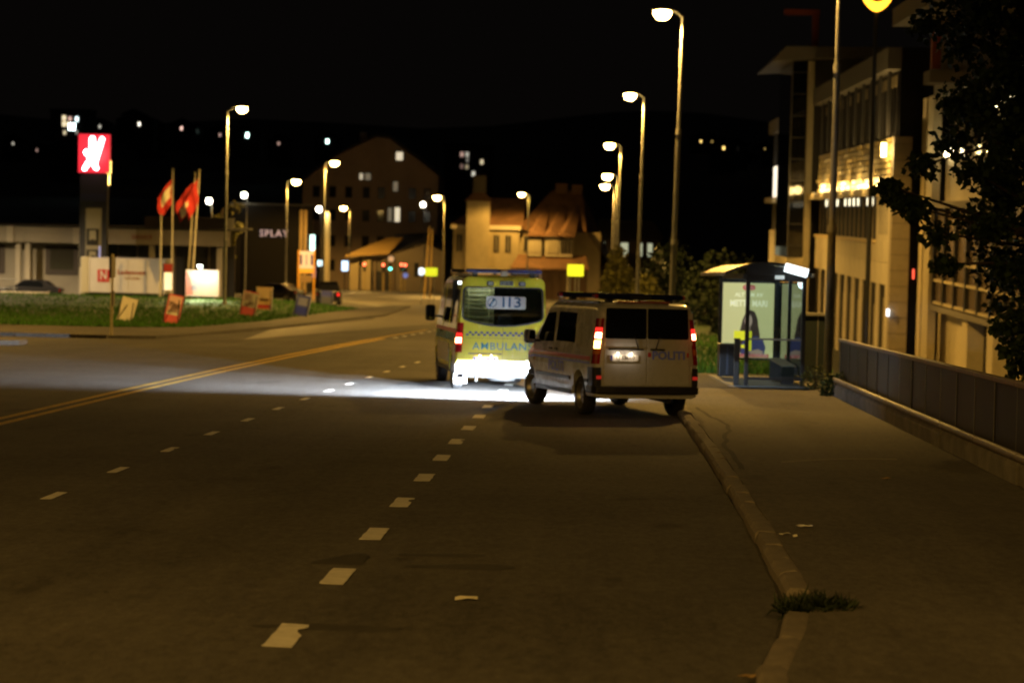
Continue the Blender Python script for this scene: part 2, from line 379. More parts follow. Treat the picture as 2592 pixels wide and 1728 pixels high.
# ------------------------------------------------------------------ street lamps
def street_lamp(x, y, side, label, h=11.4, power=6500, arm=0.65, name='street_lamp', base=0.0, bowl=BOWL, c=SODIUM, hs=1.0, tilt=0.0, group='tall sodium street lamps', thick=1.0, lit=True, cone=168, blend=.3):
    t = thing(name, label, 'street lamp', (x, y, gz(y)+base), 0, group)
    t.rotation_euler = (0, tilt, 0)
    p = MB().tube((0, 0, 0), (0, 0, 3.7), .098*thick, .092*thick, 14).tube((0, 0, 3.7), (0, 0, 7.4), .078*thick, .07*thick, 14).tube((0, 0, 7.4), (0, 0, h-0.12), .055*thick, .045*thick, 14)
    p.build('pole', GALV, t, smooth=40)
    MB().tube((0, 0, 3.62), (0, 0, 3.78), .108*thick, .1*thick, 14).build('collar', GALV, t, smooth=40)
    MB().tube((0, 0, 7.3), (0, 0, 7.5), .088*thick, .08*thick, 14).build('collar', GALV, t, smooth=40)
    MB().lathe([(0.0, .12), (.15, .1), (.16, 0), (0, 0)], 14).build('base_flange', CONC, t)
    a = MB(); pts = [(0, 0, h-0.2)]
    for k in range(1, 6): pts.append((side*arm*0.5*k/5, 0, h-0.2+0.22*math.sin(k/5*math.pi/2)))
    a.path(pts, .035*thick, 8).build('arm', GALV, t, smooth=40)
    hd = MB(); L_ = 0.78*hs; prof = []
    cx0 = side*(arm*0.5-0.05)
    secs = [(0, .05, .05), (.12, .1, .09), (.35, .17, .12), (.62, .17, .1), (.78, .08, .04)]
    n = 12
    for k, (s, wy, hz) in enumerate(secs):
        for i in range(n):
            an = 2*math.pi*i/n; zz = math.sin(an)*hz
            hd.v.append((cx0+side*s*hs, math.cos(an)*wy*hs, h+0.04+max(zz, -0.02)*hs))
    for k in range(len(secs)-1):
        for i in range(n): hd.f.append((k*n+i, k*n+(i+1) % n, (k+1)*n+(i+1) % n, (k+1)*n+i))
    hd.f += [tuple(range(n)), tuple(range(4*n, 5*n))]
    head = hd.build('lamp_head', M('lamp_housing', (0.25, 0.24, 0.22), 0.5), t, smooth=50)
    b = MB(); cxb = cx0+side*0.42*hs
    prof = [(0.001, -.32), (.1, -.3), (.18, -.21), (.22, -.08), (.2, 0.02)]
    b.lathe([(rr*hs, z*hs) for rr, z in prof], 16)
    for k, v in enumerate(b.v): b.v[k] = (cxb+v[0]*1.4, v[1]*0.9, h+0.02+v[2])
    b.build('bowl', bowl, head, smooth=60)
    if lit: light('SPOT', 'lamp_light', t, (cxb, 0, h-0.4*hs), power, c, (0, 0, 0), 0.14, cone, blend)
    return t
street_lamp(5.5, 54, -1, 'tall street lamp behind the parapet beside the bus shelter', power=7500, cone=144, blend=.6, thick=1.05)
street_lamp(2.62, 78, -1, 'tall street lamp beyond the police van, first past the bus shelter', power=11500, thick=1.15, tilt=0.012)
street_lamp(2.1, 113, -1, 'tall street lamp, second past the bus shelter', power=11500, tilt=0.01)
street_lamp(1.5, 155, -1, 'tall street lamp, third past the bus shelter', power=11000, hs=1.15, tilt=0.006)
street_lamp(1.75, 203, -1, 'street lamp of the close pair before the villa, the one toward the bus shelter', h=11.5, hs=1.45, power=10000, tilt=0.006)
street_lamp(1.62, 220, -1, 'street lamp of the close pair before the villa, the one toward the villa', h=11.3, hs=1.45, power=10000, tilt=0.006)
street_lamp(-20.9, 130, 1, 'tall street lamp standing on the grass mound beside the flagpoles', power=12000, base=0.45, h=11.1, arm=0.9)
street_lamp(-22.4, 190, 1, 'tall street lamp beside the parked pickup and blue signs', h=11.5, power=13000, hs=1.2)
street_lamp(-30.6, 228, 1, 'street lamp in front of the dark gym building', h=11.4, hs=1.45, power=10000)
street_lamp(-33.4, 313, -1, 'street lamp before the brown apartment block', h=11.3, hs=1.45, power=10000)
street_lamp(-17.4, 265, -1, 'street lamp beside the low warehouse gable', h=11.4, hs=1.45, power=10000)
street_lamp(-7.3, 250, -1, 'street lamp standing in front of the villa roof', h=11.4, power=3300, hs=1.2)
street_lamp(5.9, -6, -1, 'street lamp by the parapet near the kerb bend', power=8500)
street_lamp(-16.2, 6, 1, 'street lamp across the road opposite the kerb bend', power=7500)
street_lamp(-31, 80, 1, 'street lamp in the side street beyond the traffic island', power=14000)
street_lamp(-47.5, 144.5, 1, 'lower forecourt lamp at the end of the service building', h=8.5, power=19000, c=(1, .72, .4))
for (x, y, z, lb) in [(-38.5, 230, 2.7, 'small white globe lamp on a mast behind the flagpoles'), (-36.5, 240, 3.4, 'small white globe lamp above the dark gym building'), (-31.05, 260, 2.1, 'small white lamp in front of the brown apartment block'), (-22.3, 300, 2.95, 'small white lamp on a thin mast beside the warehouse')]:
    h = z-gz(y); t = thing('mast_lamp', lb, 'lamp', (x, y, gz(y)), 0, 'small white mast lamps')
    MB().tube((0.05, 0, 0), (0.1, 0, h), .07, .045, 10).build('pole', GALV, t, smooth=40)
    MB().lathe([(0.001, -.3), (.2, -.25), (.32, 0), (.2, .25), (0.001, .3)], 14).build('globe', WBOWL, t, smooth=80, loc=(-0.2, 0, h))
    MB().lathe([(0, .36), (.22, .32), (.25, .26), (0, .26)], 14).build('cap', DARKM, t, loc=(-0.2, 0, h))
    light('POINT', 'lamp_light', t, (-0.2, 0, h-0.45), 12 if y == 240 else 60, (1, .9, .7), size=.1)

# ------------------------------------------------------------------ vehicles
REDL = M('red_lens', (0.25, 0.008, 0.008), 0.15, coat=1)
REDLIT = M('red_lens_lit', (0.5, 0.01, 0.01), 0.15, emit=1.5, ecol=(1, .03, .02))
REDHOT = M('tail_bulb', (1, .5, .3), 0.3, emit=34, ecol=(1, .3, .14))
AMBHOT = M('amber_bulb', (1, .6, .2), 0.3, emit=16, ecol=(1, .5, .12))
AMBL = M('amber_lens', (0.5, 0.16, 0.02), 0.2, coat=1)
CHROME = M('bright_metal', (0.7, 0.7, 0.7), 0.2, 1.0)
RIM = M('steel_rim', (0.35, 0.34, 0.33), 0.4, 0.8)
PLATE = M('plate_white', (0.78, 0.78, 0.76), 0.4)
PBLUE = M('plate_blue', (0.03, 0.06, 0.4), 0.4)
INK = M('black_ink', (0.012, 0.012, 0.014), 0.5)
UNDER = M('underbody', (0.01, 0.01, 0.01), 0.8)
class Body:
    """lofted vehicle body: y runs from the tail (0) to the nose (L)"""
    def __init__(s, L, W, roof, plan, axles, wr, sill, belt, tum, rc=0.15, lean=0.05, arch=0.075, bulge=0.018):
        s.L, s.W, s.roof, s.plan, s.axles, s.wr, s.sill, s.belt, s.tum, s.rc, s.ln, s.arch, s.bulge = L, W, roof, plan, axles, wr, sill, belt, tum, rc, lean, arch, bulge
    def w(s, y): return interp(s.plan, y)
    def x(s, y, z):
        b = s.bulge*math.sin(math.pi*max(0, min(1, (z-s.sill)/(s.belt-s.sill)))) if z < s.belt else 0
        return s.w(y) - max(0, z-s.belt)*s.tum + b
    def ly(s, z, y=0): return s.ln*(z-0.4)*max(0, 1-y/0.7)
    def zb(s, y):
        z = s.sill
        for a in s.axles:
            rr = s.wr+s.arch
            if abs(y-a) < rr: z = max(z, s.wr+math.sqrt(rr*rr-(y-a)**2))
        return z
    def mesh(s, name, m, root, caprear=True):
        st = [0, .012, .03, .06, .1, .15] + [0.2+k*0.05 for k in range(int((s.L-0.2)/0.05))] + [s.L]
        ring = []; F = [0, .12, .25, .38, .5, .62, .74, .87, 1]; inset = {0: .045, .012: .022, .03: .01, .06: .003}
        for y in st:
            zs = s.zb(y); zr = interp(s.roof, y); rc = min(s.rc, (zr-zs)*.35); ins = inset.get(y, 0)
            zt = zr-rc; half = [(0.0, zs), (s.w(y)-.08-ins, zs)]
            for k in F:
                z = zs+.03+k*(zt-zs-.03); half.append((s.x(y, z)-ins, z))
            xx = s.x(y, zt)-ins
            for a in (15, 30, 45, 60, 75, 90): half.append((xx-rc+rc*math.cos(R(a)), zt+rc*math.sin(R(a))))
            half.append((max(0.05, (xx-rc)*.5), zr+.012)); half.append((0.0, zr+.018))
            full = half + [(-a, b) for a, b in half[-2:0:-1]]
            ring.append([(a, y+s.ly(b, y), b) for a, b in full])
        b = MB(); n = len(ring[0])
        for rg in ring: b.v += rg
        for j in range(len(st)-1):
            for i in range(n): b.f.append((j*n+i, j*n+(i+1) % n, (j+1)*n+(i+1) % n, (j+1)*n+i))
        if caprear: b.f.append(tuple(range(n)))
        b.f.append(tuple(range((len(st)-1)*n, len(st)*n)))
        return b.build(name, m, root, smooth=38)
    def side(s, name, poly, sg, m, parent, off=.006, th=.012, sub=0):
        p = []
        if sub:
            for (a, b), (c, d) in zip(poly, poly[1:]+poly[:1]):
                for k in range(sub): p.append((a+(c-a)*k/sub, b+(d-b)*k/sub))
        else: p = poly
        n = len(p); b = MB()
        vs = [(sg*(s.x(y, z)+off), y, z) for y, z in p] + [(sg*(s.x(y, z)+off-th), y, z) for y, z in p]
        b.add(vs, [tuple(range(n)), tuple(range(2*n-1, n-1, -1))] + [(i, (i+1) % n, n+(i+1) % n, n+i) for i in range(n)])
        o = b.build(name, m, parent); fix_normals(o.data); return o
    def rear(s, name, poly, m, parent, y0=-.012, y1=.01, smooth=None, bevel=0):
        n = len(poly); b = MB()
        vs = [(x, s.ly(z)+y0, z) for x, z in poly] + [(x, s.ly(z)+y1, z) for x, z in poly]
        b.add(vs, [tuple(range(n)), tuple(range(2*n-1, n-1, -1))] + [(i, (i+1) % n, n+(i+1) % n, n+i) for i in range(n)])
        o = b.build(name, m, parent, bevel=bevel); fix_normals(o.data); return o
    def corner(s, name, sg, z0, z1, m, parent, inx=.12, back=.14, proud=.012):
        b = MB(); vs = []
        for z in (z0, z1):
            wx = s.x(.2, z)
            for x, y in [(wx-inx, .03), (wx-inx, -proud), (wx-.05, -proud), (wx-.012, .012), (wx+.008, .06), (wx+.008, back), (wx-.03, back)]:
                vs.append((sg*x, y+s.ly(z), z))
        n = 7; b.add(vs, [tuple(range(n-1, -1, -1)), tuple(range(n, 2*n))] + [(i, (i+1) % n, n+(i+1) % n, n+i) for i in range(n)])
        o = b.build(name, m, parent); fix_normals(o.data); return o
def wheel(parent, x, y, wr, sg, wd=.22, steer=0.0):
    h = MB().lathe([(0.001, sg*.06), (.045, sg*.06), (.06, sg*.02), (.06, -sg*.1), (0.001, -sg*.1)], 12, 'x').build('wheel', RIM, parent, smooth=40, loc=(x, y, wr), rot=(0, 0, steer))
    a = wr; hw = wd/2
    MB().lathe([(a*.66, -hw*.9), (a*.9, -hw), (a*.97, -hw*.85), (a, -hw*.5), (a, hw*.5), (a*.97, hw*.85), (a*.9, hw), (a*.66, hw*.9), (a*.62, hw*.3), (a*.62, -hw*.3), (a*.66, -hw*.9)], 28, 'x').build('tyre', RUBBER, h, smooth=50)
    MB().lathe([(.03, sg*.03), (a*.4, sg*.045), (a*.48, sg*.01), (a*.6, sg*.02), (a*.66, sg*hw*.85), (a*.67, sg*hw*.92), (a*.62, sg*hw*.8), (a*.5, sg*-.02), (.03, sg*-.02)], 24, 'x').build('rim', RIM, h, smooth=35)
    return h
def mirror(B, root, sg, y, z, wd=.2, hh=.26):
    x = B.x(y, z)
    m_ = MB().prism(rloop(-wd/2, wd/2, -hh/2, hh/2, .05, 1, 3), -.05, .09, 'xz').build('wing_mirror', BLACK, root, bevel=.02, loc=(sg*(x+wd/2+.11), y, z))
    MB().bx(-.11, .02, -.02, .03, -.05, .0).build('mirror_arm', BLACK, m_, loc=(-sg*(wd/2-.0) if sg > 0 else wd/2+.08, .02, -.05))
    MB().prism(rloop(-wd/2+.025, wd/2-.025, -hh/2+.025, hh/2-.025, .04, 1, 3), -.062, -.052, 'xz').build('mirror_glass', M('mirror_glass', (.5, .5, .5), .03, 1.0), m_)
    return m_
def number_plate(B, root, x, z, s):
    p = B.rear('number_plate', rloop(x-.26, x+.26, z-.055, z+.055, .015, 1, 2), PLATE, root, -.036, -.026)
    B.rear('country_band', [(x-.25, z-.045), (x-.215, z-.045), (x-.215, z+.045), (x-.25, z+.045)], PBLUE, p, -.039, -.034)
    text('plate_characters', s, .095, INK, p, (x+.02, B.ly(z)-.038, z), (R(90)-math.atan(B.ln), 0, 0), .002, 1.0, .0012)
    for k in (-.12, .12):
        MB().lathe([(0.001, -.012), (.016, -.012), (.016, .012), (0.001, .012)], 10, 'x').build('plate_lamp', M('plate_bulb', (1, .9, .75), .4, emit=12, ecol=(1, .8, .55)), p, loc=(x+k, B.ly(z)-.055, z+.075))
        light('POINT', 'plate_light', root, (x+k, B.ly(z)-.085, z+.065), .8, (1, .76, .5), size=.012)
    return p

# ---- police van
pv = thing('police_van', 'white police van with blue lettering, dark barn-door windows and glowing tail lights', 'van', (0.951, 40.04, gz(40.04)), R(17.2), slope=True)
PB = Body(4.78, 1.9, [(0, 1.9), (.03, 1.945), (.15, 1.985), (.6, 2.0), (2.9, 1.99), (3.15, 1.93), (3.95, 1.27), (4.1, 1.16), (4.55, 1.0), (4.72, .86), (4.78, .72)],
          [(0, .925), (.12, .945), (.3, .95), (3.9, .95), (4.3, .92), (4.6, .8), (4.78, .62)], (.9, 4.1), .345, .34, 1.12, .12)
PWHITE = M('police_white', (.47, .48, .5), .28, coat=.6, var=.05)
body = PB.mesh('body', PWHITE, pv)
MB().bx(-.6, .6, .3, 4.5, .36, .62).build('chassis', UNDER, pv)
MB().tube((.45, .1, .3), (.45, 1.6, .32), .05, .05, 8).build('exhaust', DARKM, pv)
MB().tube((-.75, .9, .34), (.75, .9, .34), .05, .05, 8).build('axle', DARKM, pv)
MB().bx(-.88, .88, .05, 4.6, .60, .64).build('floor_pan', UNDER, pv)
for sg in (-1, 1):
    for a in (.9, 4.1): wheel(pv, sg*.83, a, .345, sg, steer=(R(7) if a > 4 else 0))
for sg in (-1, 1):
    d = PB.rear('rear_door', rloop(*(sorted((sg*.008, sg*.79))), .56, 1.93, .05, 2, 4, taper=.045), PWHITE, pv, -.016, .01, bevel=.006)
    PB.rear('window', rloop(*(sorted((sg*.012, sg*.765))), 1.37, 1.9, .03, 2, 4, taper=.05), GLASSD, d, -.021, -.012)
    wp = MB().tube((sg*.16, PB.ly(1.3)-.04, 1.2), (sg*.23, PB.ly(1.4)-.035, 1.42), .012, .006, 6).build('wiper', BLACK, d)
    PB.rear('handle', rloop(*(sorted((sg*.06, sg*(.70 if sg < 0 else .33)))), 1.175, 1.205, .01, 1, 2), BLACK, d, -.034, -.01)
    for zz in (.85, 1.32, 1.78): MB().tube((sg*.83, -.0+PB.ly(zz), zz-.05), (sg*.83, PB.ly(zz), zz+.05), .016, .016, 8).build('hinge', PWHITE, d)
    if sg > 0:
        PB.rear('red_block', [(.02, 1.06), (.075, 1.06), (.075, 1.14), (.02, 1.14)], M('decal_red', (.42, .03, .03), .4), d, -.0185, -.012)
        PB.rear('red_block', [(.735, 1.06), (.77, 1.06), (.77, 1.14), (.735, 1.14)], M('decal_red', (.42, .03, .03), .4), d, -.0185, -.012)
        text('police_lettering', 'POLITI', .2, M('decal_blue', (.14, .2, .95), .4), d, (.4, PB.ly(1.1)-.017, 1.085), (R(90)-math.atan(.05), 0, 0), .002, 1.05, .006)
number_plate(PB, pv, -.42, 1.04, 'LJ 13660')
# rear lamps
for sg in (-1, 1):
    tl = PB.corner('tail_light', sg, .93, 1.72, REDL, pv, inx=.1, back=.13)
    PB.corner('stop_lens', sg, 1.36, 1.56, REDLIT, tl, inx=.09, back=.1, proud=.017)
    PB.corner('stop_bulb', sg, 1.375, 1.47, REDHOT, tl, inx=.08, back=.06, proud=.021)
    PB.corner('reversing_lens', sg, 1.1, 1.2, AMBL, tl, inx=.09, back=.1, proud=.016)
    if sg < 0: PB.corner('indicator_bulb', sg, 1.2, 1.335, AMBHOT, tl, inx=.08, back=.06, proud=.021)
    light('POINT', 'tail_glow', pv, (sg*.9, -.2, 1.42), .3, (1, .08, .04), size=.05)
bb = MB()
prof = [(-.93, -.01), (-.93, .42), (-.98, .42), (-.985, .06), (-.93, -.07), (-.6, -.1), (.6, -.1), (.93, -.07), (.985, .06), (.98, .42), (.93, .42), (.93, -.01)]
bb.prism(prof, .42, .55); bump = bb.build('rear_bumper', BLACK, pv, bevel=.02)
for sg in (-1, 1):
    PB.corner('bumper_corner', sg, .55, .87, BLACK, bump, inx=.13, back=.35, proud=.02)
    MB().bx(-.045, .045, -.01, .0, -.03, .03).build('reflector', M('reflector_red', (.5, .02, .02), .2, coat=1, emit=.25, ecol=(1, .05, .03)), bump, loc=(sg*.88, -.03, .7))
# left and right flanks
for sg in (-1, 1):
    dr = PB.side('front_door', [(2.52, .5), (3.62, .5), (3.72, 1.15), (3.2, 1.8), (2.56, 1.84)], sg, PWHITE, pv, .004, .012, 4)
    PB.side('door_window', [(2.6, 1.24), (3.52, 1.22), (3.62, 1.3), (3.18, 1.75), (2.64, 1.78)], sg, GLASSD, dr, .009, .012, 3)
    PB.side('door_handle', [(2.62, 1.09), (2.8, 1.09), (2.8, 1.13), (2.62, 1.13)], sg, BLACK, dr, .03, .03)
    sl = PB.side('sliding_door', [(1.2, .5), (2.5, .5), (2.5, 1.84), (1.24, 1.84)], sg, PWHITE, pv, .004, .012, 4)
    PB.side('window', [(1.28, 1.26), (2.44, 1.26), (2.44, 1.79), (1.32, 1.79)], sg, GLASSD, sl, .009, .012, 3)
    PB.side('door_handle', [(2.3, 1.09), (2.45, 1.09), (2.45, 1.13), (2.3, 1.13)], sg, BLACK, sl, .03, .03)
    PB.side('red_stripe', [(.25, .98), (3.7, .98), (4.35, .93), (4.35, .99), (3.7, 1.05), (.25, 1.05)], sg, MATS['decal_red'], pv, .011, .004, 8)
    PB.side('blue_stripe', [(.25, .92), (3.7, .92), (4.35, .88), (4.35, .91), (3.7, .955), (.25, .955)], sg, MATS['decal_blue'], pv, .011, .004, 8)
    if sg < 0: text('police_lettering', 'POLITI', .26, MATS['decal_blue'], pv, (-(PB.x(2.2, .8)+.012), 2.3, .8), (R(90), 0, R(-90)), .002, 1.3, .006)
    PB.side('rubbing_strip', [(.3, .60), (.5, .60), (.5, .66), (.3, .66)], sg, BLACK, pv, .02, .02)
    PB.side('rubbing_strip', [(1.4, .60), (3.6, .60), (3.6, .66), (1.4, .66)], sg, BLACK, pv, .02, .02, 4)
    PB.side('sill', [(1.36, .34), (3.64, .34), (3.64, .42), (1.36, .42)], sg, BLACK, pv, .015, .02, 4)
    PB.side('marker_lamp', [(3.75, .86), (3.83, .86), (3.83, .91), (3.75, .91)], sg, AMBL, pv, .012, .012)
    MB().tube((sg*.80, .3, 1.995), (sg*.80, 2.8, 1.995), .02, .02, 8).build('roof_rail', DARKM, pv)
    mirror(PB, pv, sg, 3.5, 1.3)
    hl = PB.side('headlight', [(4.25, .72), (4.62, .68), (4.62, .86), (4.3, .96)], sg, M('headlamp_lens', (.6, .62, .65), .05, .6), pv, .012, .02, 3)
PB_front = [(-.42, 4.05), (.42, 4.05)]
MB().add([(-.72, 3.22, 1.875), (.72, 3.22, 1.875), (.8, 3.93, 1.3), (-.8, 3.93, 1.3)], [(0, 1, 2, 3)]).build('windscreen', GLASSD, pv, loc=(0, .02, .03))
# light bars on the roof
for y in (.55, 2.75):
    lb = MB().prism(rloop(-.78, .78, 2.05, 2.145, .03, 3, 3), y-.13, y+.13, 'xz').build('light_bar', M('blue_lens', (.01, .015, .08), .12, coat=1), pv, bevel=.015)
    for x in (-.55, .55): MB().bx(x-.05, x+.05, y-.08, y+.08, 1.98, 2.06).build('bar_foot', BLACK, lb)
    for x in (-.8, .8): MB().bx(x-.03, x+.03, y-.1, y+.1, 2.06, 2.13).build('end_lens', M('end_lens', (.35, .03, .06), .2, coat=1), lb, bevel=.01)
    MB().bx(-.2, .2, y-.135, y-.125, 2.07, 2.12).build('centre_panel', BLACK, lb)
MB().bx(-.5, .45, .18, .26, 1.995, 2.02).build('roof_trim', M('trim_red', (.3, .05, .03), .4), pv)
MB().tube((.35, 1.6, 1.99), (.3, 1.5, 2.42), .006, .003, 6).build('aerial', BLACK, pv)
# headlights: white lamps with a cut-off shield above, so that the beam stays low
for sg in (-1, 1):
    hb = MB().lathe([(0.001, .03), (.05, .02), (.07, -.02), (.07, -.05)], 14, 'y').build('headlamp_bulb', M('headlamp_bulb', (1, 1, 1), .2, emit=12, ecol=(.75, .88, 1)), pv, loc=(sg*.62, 4.83, .55))
    MB().bx(-.16, .16, -.06, .2, .002, .008).build('cutoff_shield', BLACK, hb)
    light('SPOT', 'headlamp_light', pv, (sg*.62, 4.9, .55), 7000, (.74, .86, 1), (R(88), 0, R(4)), .0015, 80, 1.0)
    light('SPOT', 'headlamp_beam', pv, (sg*.62, 4.91, .55), 26000, (.78, .87, 1), (R(89), 0, R(36)), .0015, 84, 1.0)
    light('SPOT', 'headlamp_fill', pv, (sg*.62, 4.9, .55), 1500, (.74, .86, 1), (R(82), 0, R(10)), .0015, 150, .8)
    light('POINT', 'headlamp_scatter', pv, (sg*.62, 5.04, .62), 95, (.72, .86, 1), size=.03)

# ---- ambulance
am = thing('ambulance', 'yellow ambulance van with teal lettering, dark tailgate window and roof beacons', 'ambulance', (-1.88, 48.16, gz(48.16)), R(9.2), slope=True)
AB = Body(5.6, 1.95, [(0, 2.28), (.03, 2.35), (.12, 2.395), (.5, 2.41), (3.7, 2.4), (4.0, 2.33), (4.85, 1.45), (5.0, 1.3), (5.4, 1.1), (5.55, .95), (5.6, .8)],
          [(0, .93), (.12, .96), (.3, .97), (4.6, .97), (5.0, .94), (5.4, .82), (5.6, .64)], (1.05, 4.4), .35, .36, 1.25, .11, rc=.18, lean=.04)
AYEL = M('ambulance_yellow', (.60, .55, .035), .25, coat=.8, var=.04)
ASIL = M('ambulance_grey', (.42, .40, .3), .3, .2, coat=.5)
AB.mesh('body', AYEL, am, caprear=False)
MB().bx(-.8, .8, .2, 5.3, .27, .62).build('chassis', UNDER, am)
MB().bx(-.9, .9, .06, 5.4, .66, .7).build('floor_pan', UNDER, am)
for sg in (-1, 1):
    for a in (1.05, 4.4): wheel(am, sg*.85, a, .35, sg)
# tailgate: a frame round the window opening
NO = rloop(-.965, .965, .40, 2.375, .14, 5, 5, taper=.052); NI = rloop(-.875, .855, 1.5, 2.17, .09, 5, 5, sag=.15, taper=.04)
b = MB(); n = len(NO)
for lp, y in ((NO, -.012), (NI, -.012), (NI, .03), (NO, .03)): b.v += [(x, AB.ly(z)+y, z) for x, z in lp]
for a_, c_ in ((0, 1), (1, 2), (2, 3), (3, 0)):
    for i in range(n): b.f.append((a_*n+i, a_*n+(i+1) % n, c_*n+(i+1) % n, c_*n+i))
tg = b.build('tailgate', AYEL, am, smooth=30)
AB.rear('window', NI, GLASST, tg, -.008, -.002)
for lp, nm in ((rloop(-.885, .865, 1.49, 2.18, .1, 5, 5, sag=.15, taper=.04), 'window_rim'),):
    b = MB(); n = len(lp); inn = NI
    for l2, y in ((lp, -.018), (inn, -.018)): b.v += [(x*(1.0 if l2 is lp else .97), AB.ly(z)+y, (z if l2 is lp else 1.8+(z-1.8)*.95)) for x, z in l2]
    b.f = [(i, (i+1) % n, n+(i+1) % n, n+i) for i in range(n)]
    b.build(nm, BLACK, tg)
AB.rear('seam', [(-.003, .62), (.003, .62), (.003, 1.33), (-.003, 1.33)], INK, tg, -.0145, -.01)
AB.rear('seam', [(-.78, 1.1), (.8, 1.1), (.8, 1.106), (-.78, 1.106)], INK, tg, -.0145, -.01)
TEAL = M('decal_teal', (.008, .15, .14), .35); 
text('ambulance_lettering', 'AMBULANSE', .215, TEAL, tg, (.06, AB.ly(.94)-.015, .93), (R(90)-math.atan(.04), 0, 0), .002, 1.08, .002)
NAVY = M('checker_blue', (.02, .035, .12), .35)
for i in range(26):
    for j in range(2):
        if (i+j) % 2 == 0:
            x = -.78+i*.0605; z = 1.15+j*.045
            AB.rear('checker', [(x, z), (x+.0605, z), (x+.0605, z+.045), (x, z+.045)], NAVY, tg, -.0155, -.012)
AB.rear('handle_strip', rloop(-.72, -.02, .765, .79, .01, 1, 2), BLACK, tg, -.035, -.01)
number_plate(AB, am, -.36, .66, 'VH 19574')
for x in (-.29, .38):
    sp_ = MB().prism(rloop(-.07, .07, -.05, .05, .03, 1, 3), -.07, .05, 'xz').build('scene_lamp', BLACK, tg, bevel=.01, loc=(x, .03, 2.25))
    MB().prism(rloop(-.05, .05, -.035, .035, .02, 1, 3), -.076, -.068, 'xz').build('lens', M('lamp_lens', (.3, .3, .3), .1), sp_)
hb = MB().bx(-.14, .14, -.05, .06, -.05, .05).build('high_brake_lamp', M('grey_lens', (.12, .13, .1), .2), tg, bevel=.01, loc=(.05, .03, 2.26))
for x in (-.09, 0, .09): MB().bx(x-.012, x+.012, -.056, -.05, -.045, .045).build('lamp_rib', BLACK, hb)
# what shows through the tailgate window
cab = MB().bx(-.8, -.14, .55, .95, 1.0, 2.2).build('cabinet', M('cabinet', (.5, .5, .44), .5), am)
for z in (1.5, 1.6, 1.68, 1.78, 1.86, 1.95, 2.05, 2.12): MB().bx(-.76, -.17, .53, .545, z, z+.025).build('shelf_edge', M('shelf', (.2, .2, .17), .5), cab)
for x in (-.68, -.24): MB().bx(x-.012, x+.012, .525, .545, 1.5, 2.17).build('shelf_post', M('cabinet_post', (.66, .66, .58), .5), cab)
MB().prism(rloop(-.05, .27, 1.0, 1.6, .13, 1, 5), .5, .66, 'xz').build('seat_back', M('seat_blue', (.035, .04, .09), .8), am, bevel=.03)
MB().bx(-.95, .95, 1.3, 1.33, .6, 2.3).build('bulkhead', UNDER, am)
light('POINT', 'cabin_fill_light', am, (-.4, .3, 2.28), 16, (1, .95, .8), size=.1)  # unseen lamp added so the cabinet shows through the glass
st_ = AB.rear('window_sticker', rloop(-.36, .47, 1.72, 1.98, .03, 1, 2), M('sticker_white', (.62, .64, .68), .4), am, -.016, -.011)
for ch_, dx_ in (('1', -.0), ('1', .13), ('3', .3)): text('emergency_digit', ch_, .3, M('sticker_blue', (.02, .1, .22), .4), st_, (dx_, AB.ly(1.85)-.018, 1.85), (R(90)-math.atan(.04), 0, 0), .002, 1.25, .004)
ph = MB().lathe([(.085, -.002), (.1, -.002), (.1, .002), (.085, .002)], 24, 'y').build('phone_ring', MATS['sticker_blue'], st_, loc=(-.24, AB.ly(1.85)-.018, 1.85))
MB().tube((-.04, 0, -.06), (.04, 0, .06), .018, .018, 8).tube((-.05, 0, -.07), (-.02, 0, -.04), .03, .03, 8).tube((.02, 0, .04), (.05, 0, .07), .03, .03, 8).build('handset', MATS['sticker_blue'], st_, loc=(-.24, AB.ly(1.85)-.014, 1.85))
for sg in (-1, 1):
    tl = AB.corner('tail_light', sg, .80, 1.42, REDL, am, inx=.12, back=.1, proud=.03)
    AB.corner('stop_lens', sg, .97, 1.2, REDLIT, tl, inx=.11, back=.08, proud=.035)
    AB.corner('stop_bulb', sg, 1.0, 1.1, REDHOT, tl, inx=.095, back=.05, proud=.039)
    light('POINT', 'tail_glow', am, (sg*.9, -.2, 1.05), .08, (1, .08, .04), size=.05)
ab = MB().prism([(-.97, .02), (-.97, .3), (-1.0, .3), (-1.0, .03), (-.93, -.08), (-.6, -.11), (.6, -.11), (.93, -.08), (1.0, .03), (1.0, .3), (.97, .3), (.97, .02)], .36, .56).build('rear_bumper', M('bumper_grey', (.55, .55, .55), .4), am, bevel=.02)
for sg in (-1, 1): MB().bx(-.1, .1, -.012, 0, -.035, .035).build('reflector', M('reflector_orange', (.75, .12, .05), .25, coat=1), ab, loc=(sg*.8, -.105, .5))
MB().bx(-.75, .75, -.12, -.11, .39, .4).build('step_edge', BLACK, ab)
MB().lathe([(.14, -.1), (.27, -.1), (.31, -.05), (.31, .05), (.27, .1), (.14, .1), (.14, -.1)], 24, 'z').build('spare_wheel', RUBBER, am, smooth=50, loc=(.05, .55, .3))
MB().tube((0, 0, 0), (0, 0, .15), .03, .03, 8).build('tow_ball', CHROME, am, loc=(-.55, -.02, .2))
for sg in (-1, 1): MB().bx(-.14, .14, -.01, .01, 0, .42).build('mudflap', M('mudflap', (.25, .25, .26) if sg < 0 else (.02, .02, .02), .6) if sg < 0 else BLACK, am, loc=(sg*.82, .58, .12))
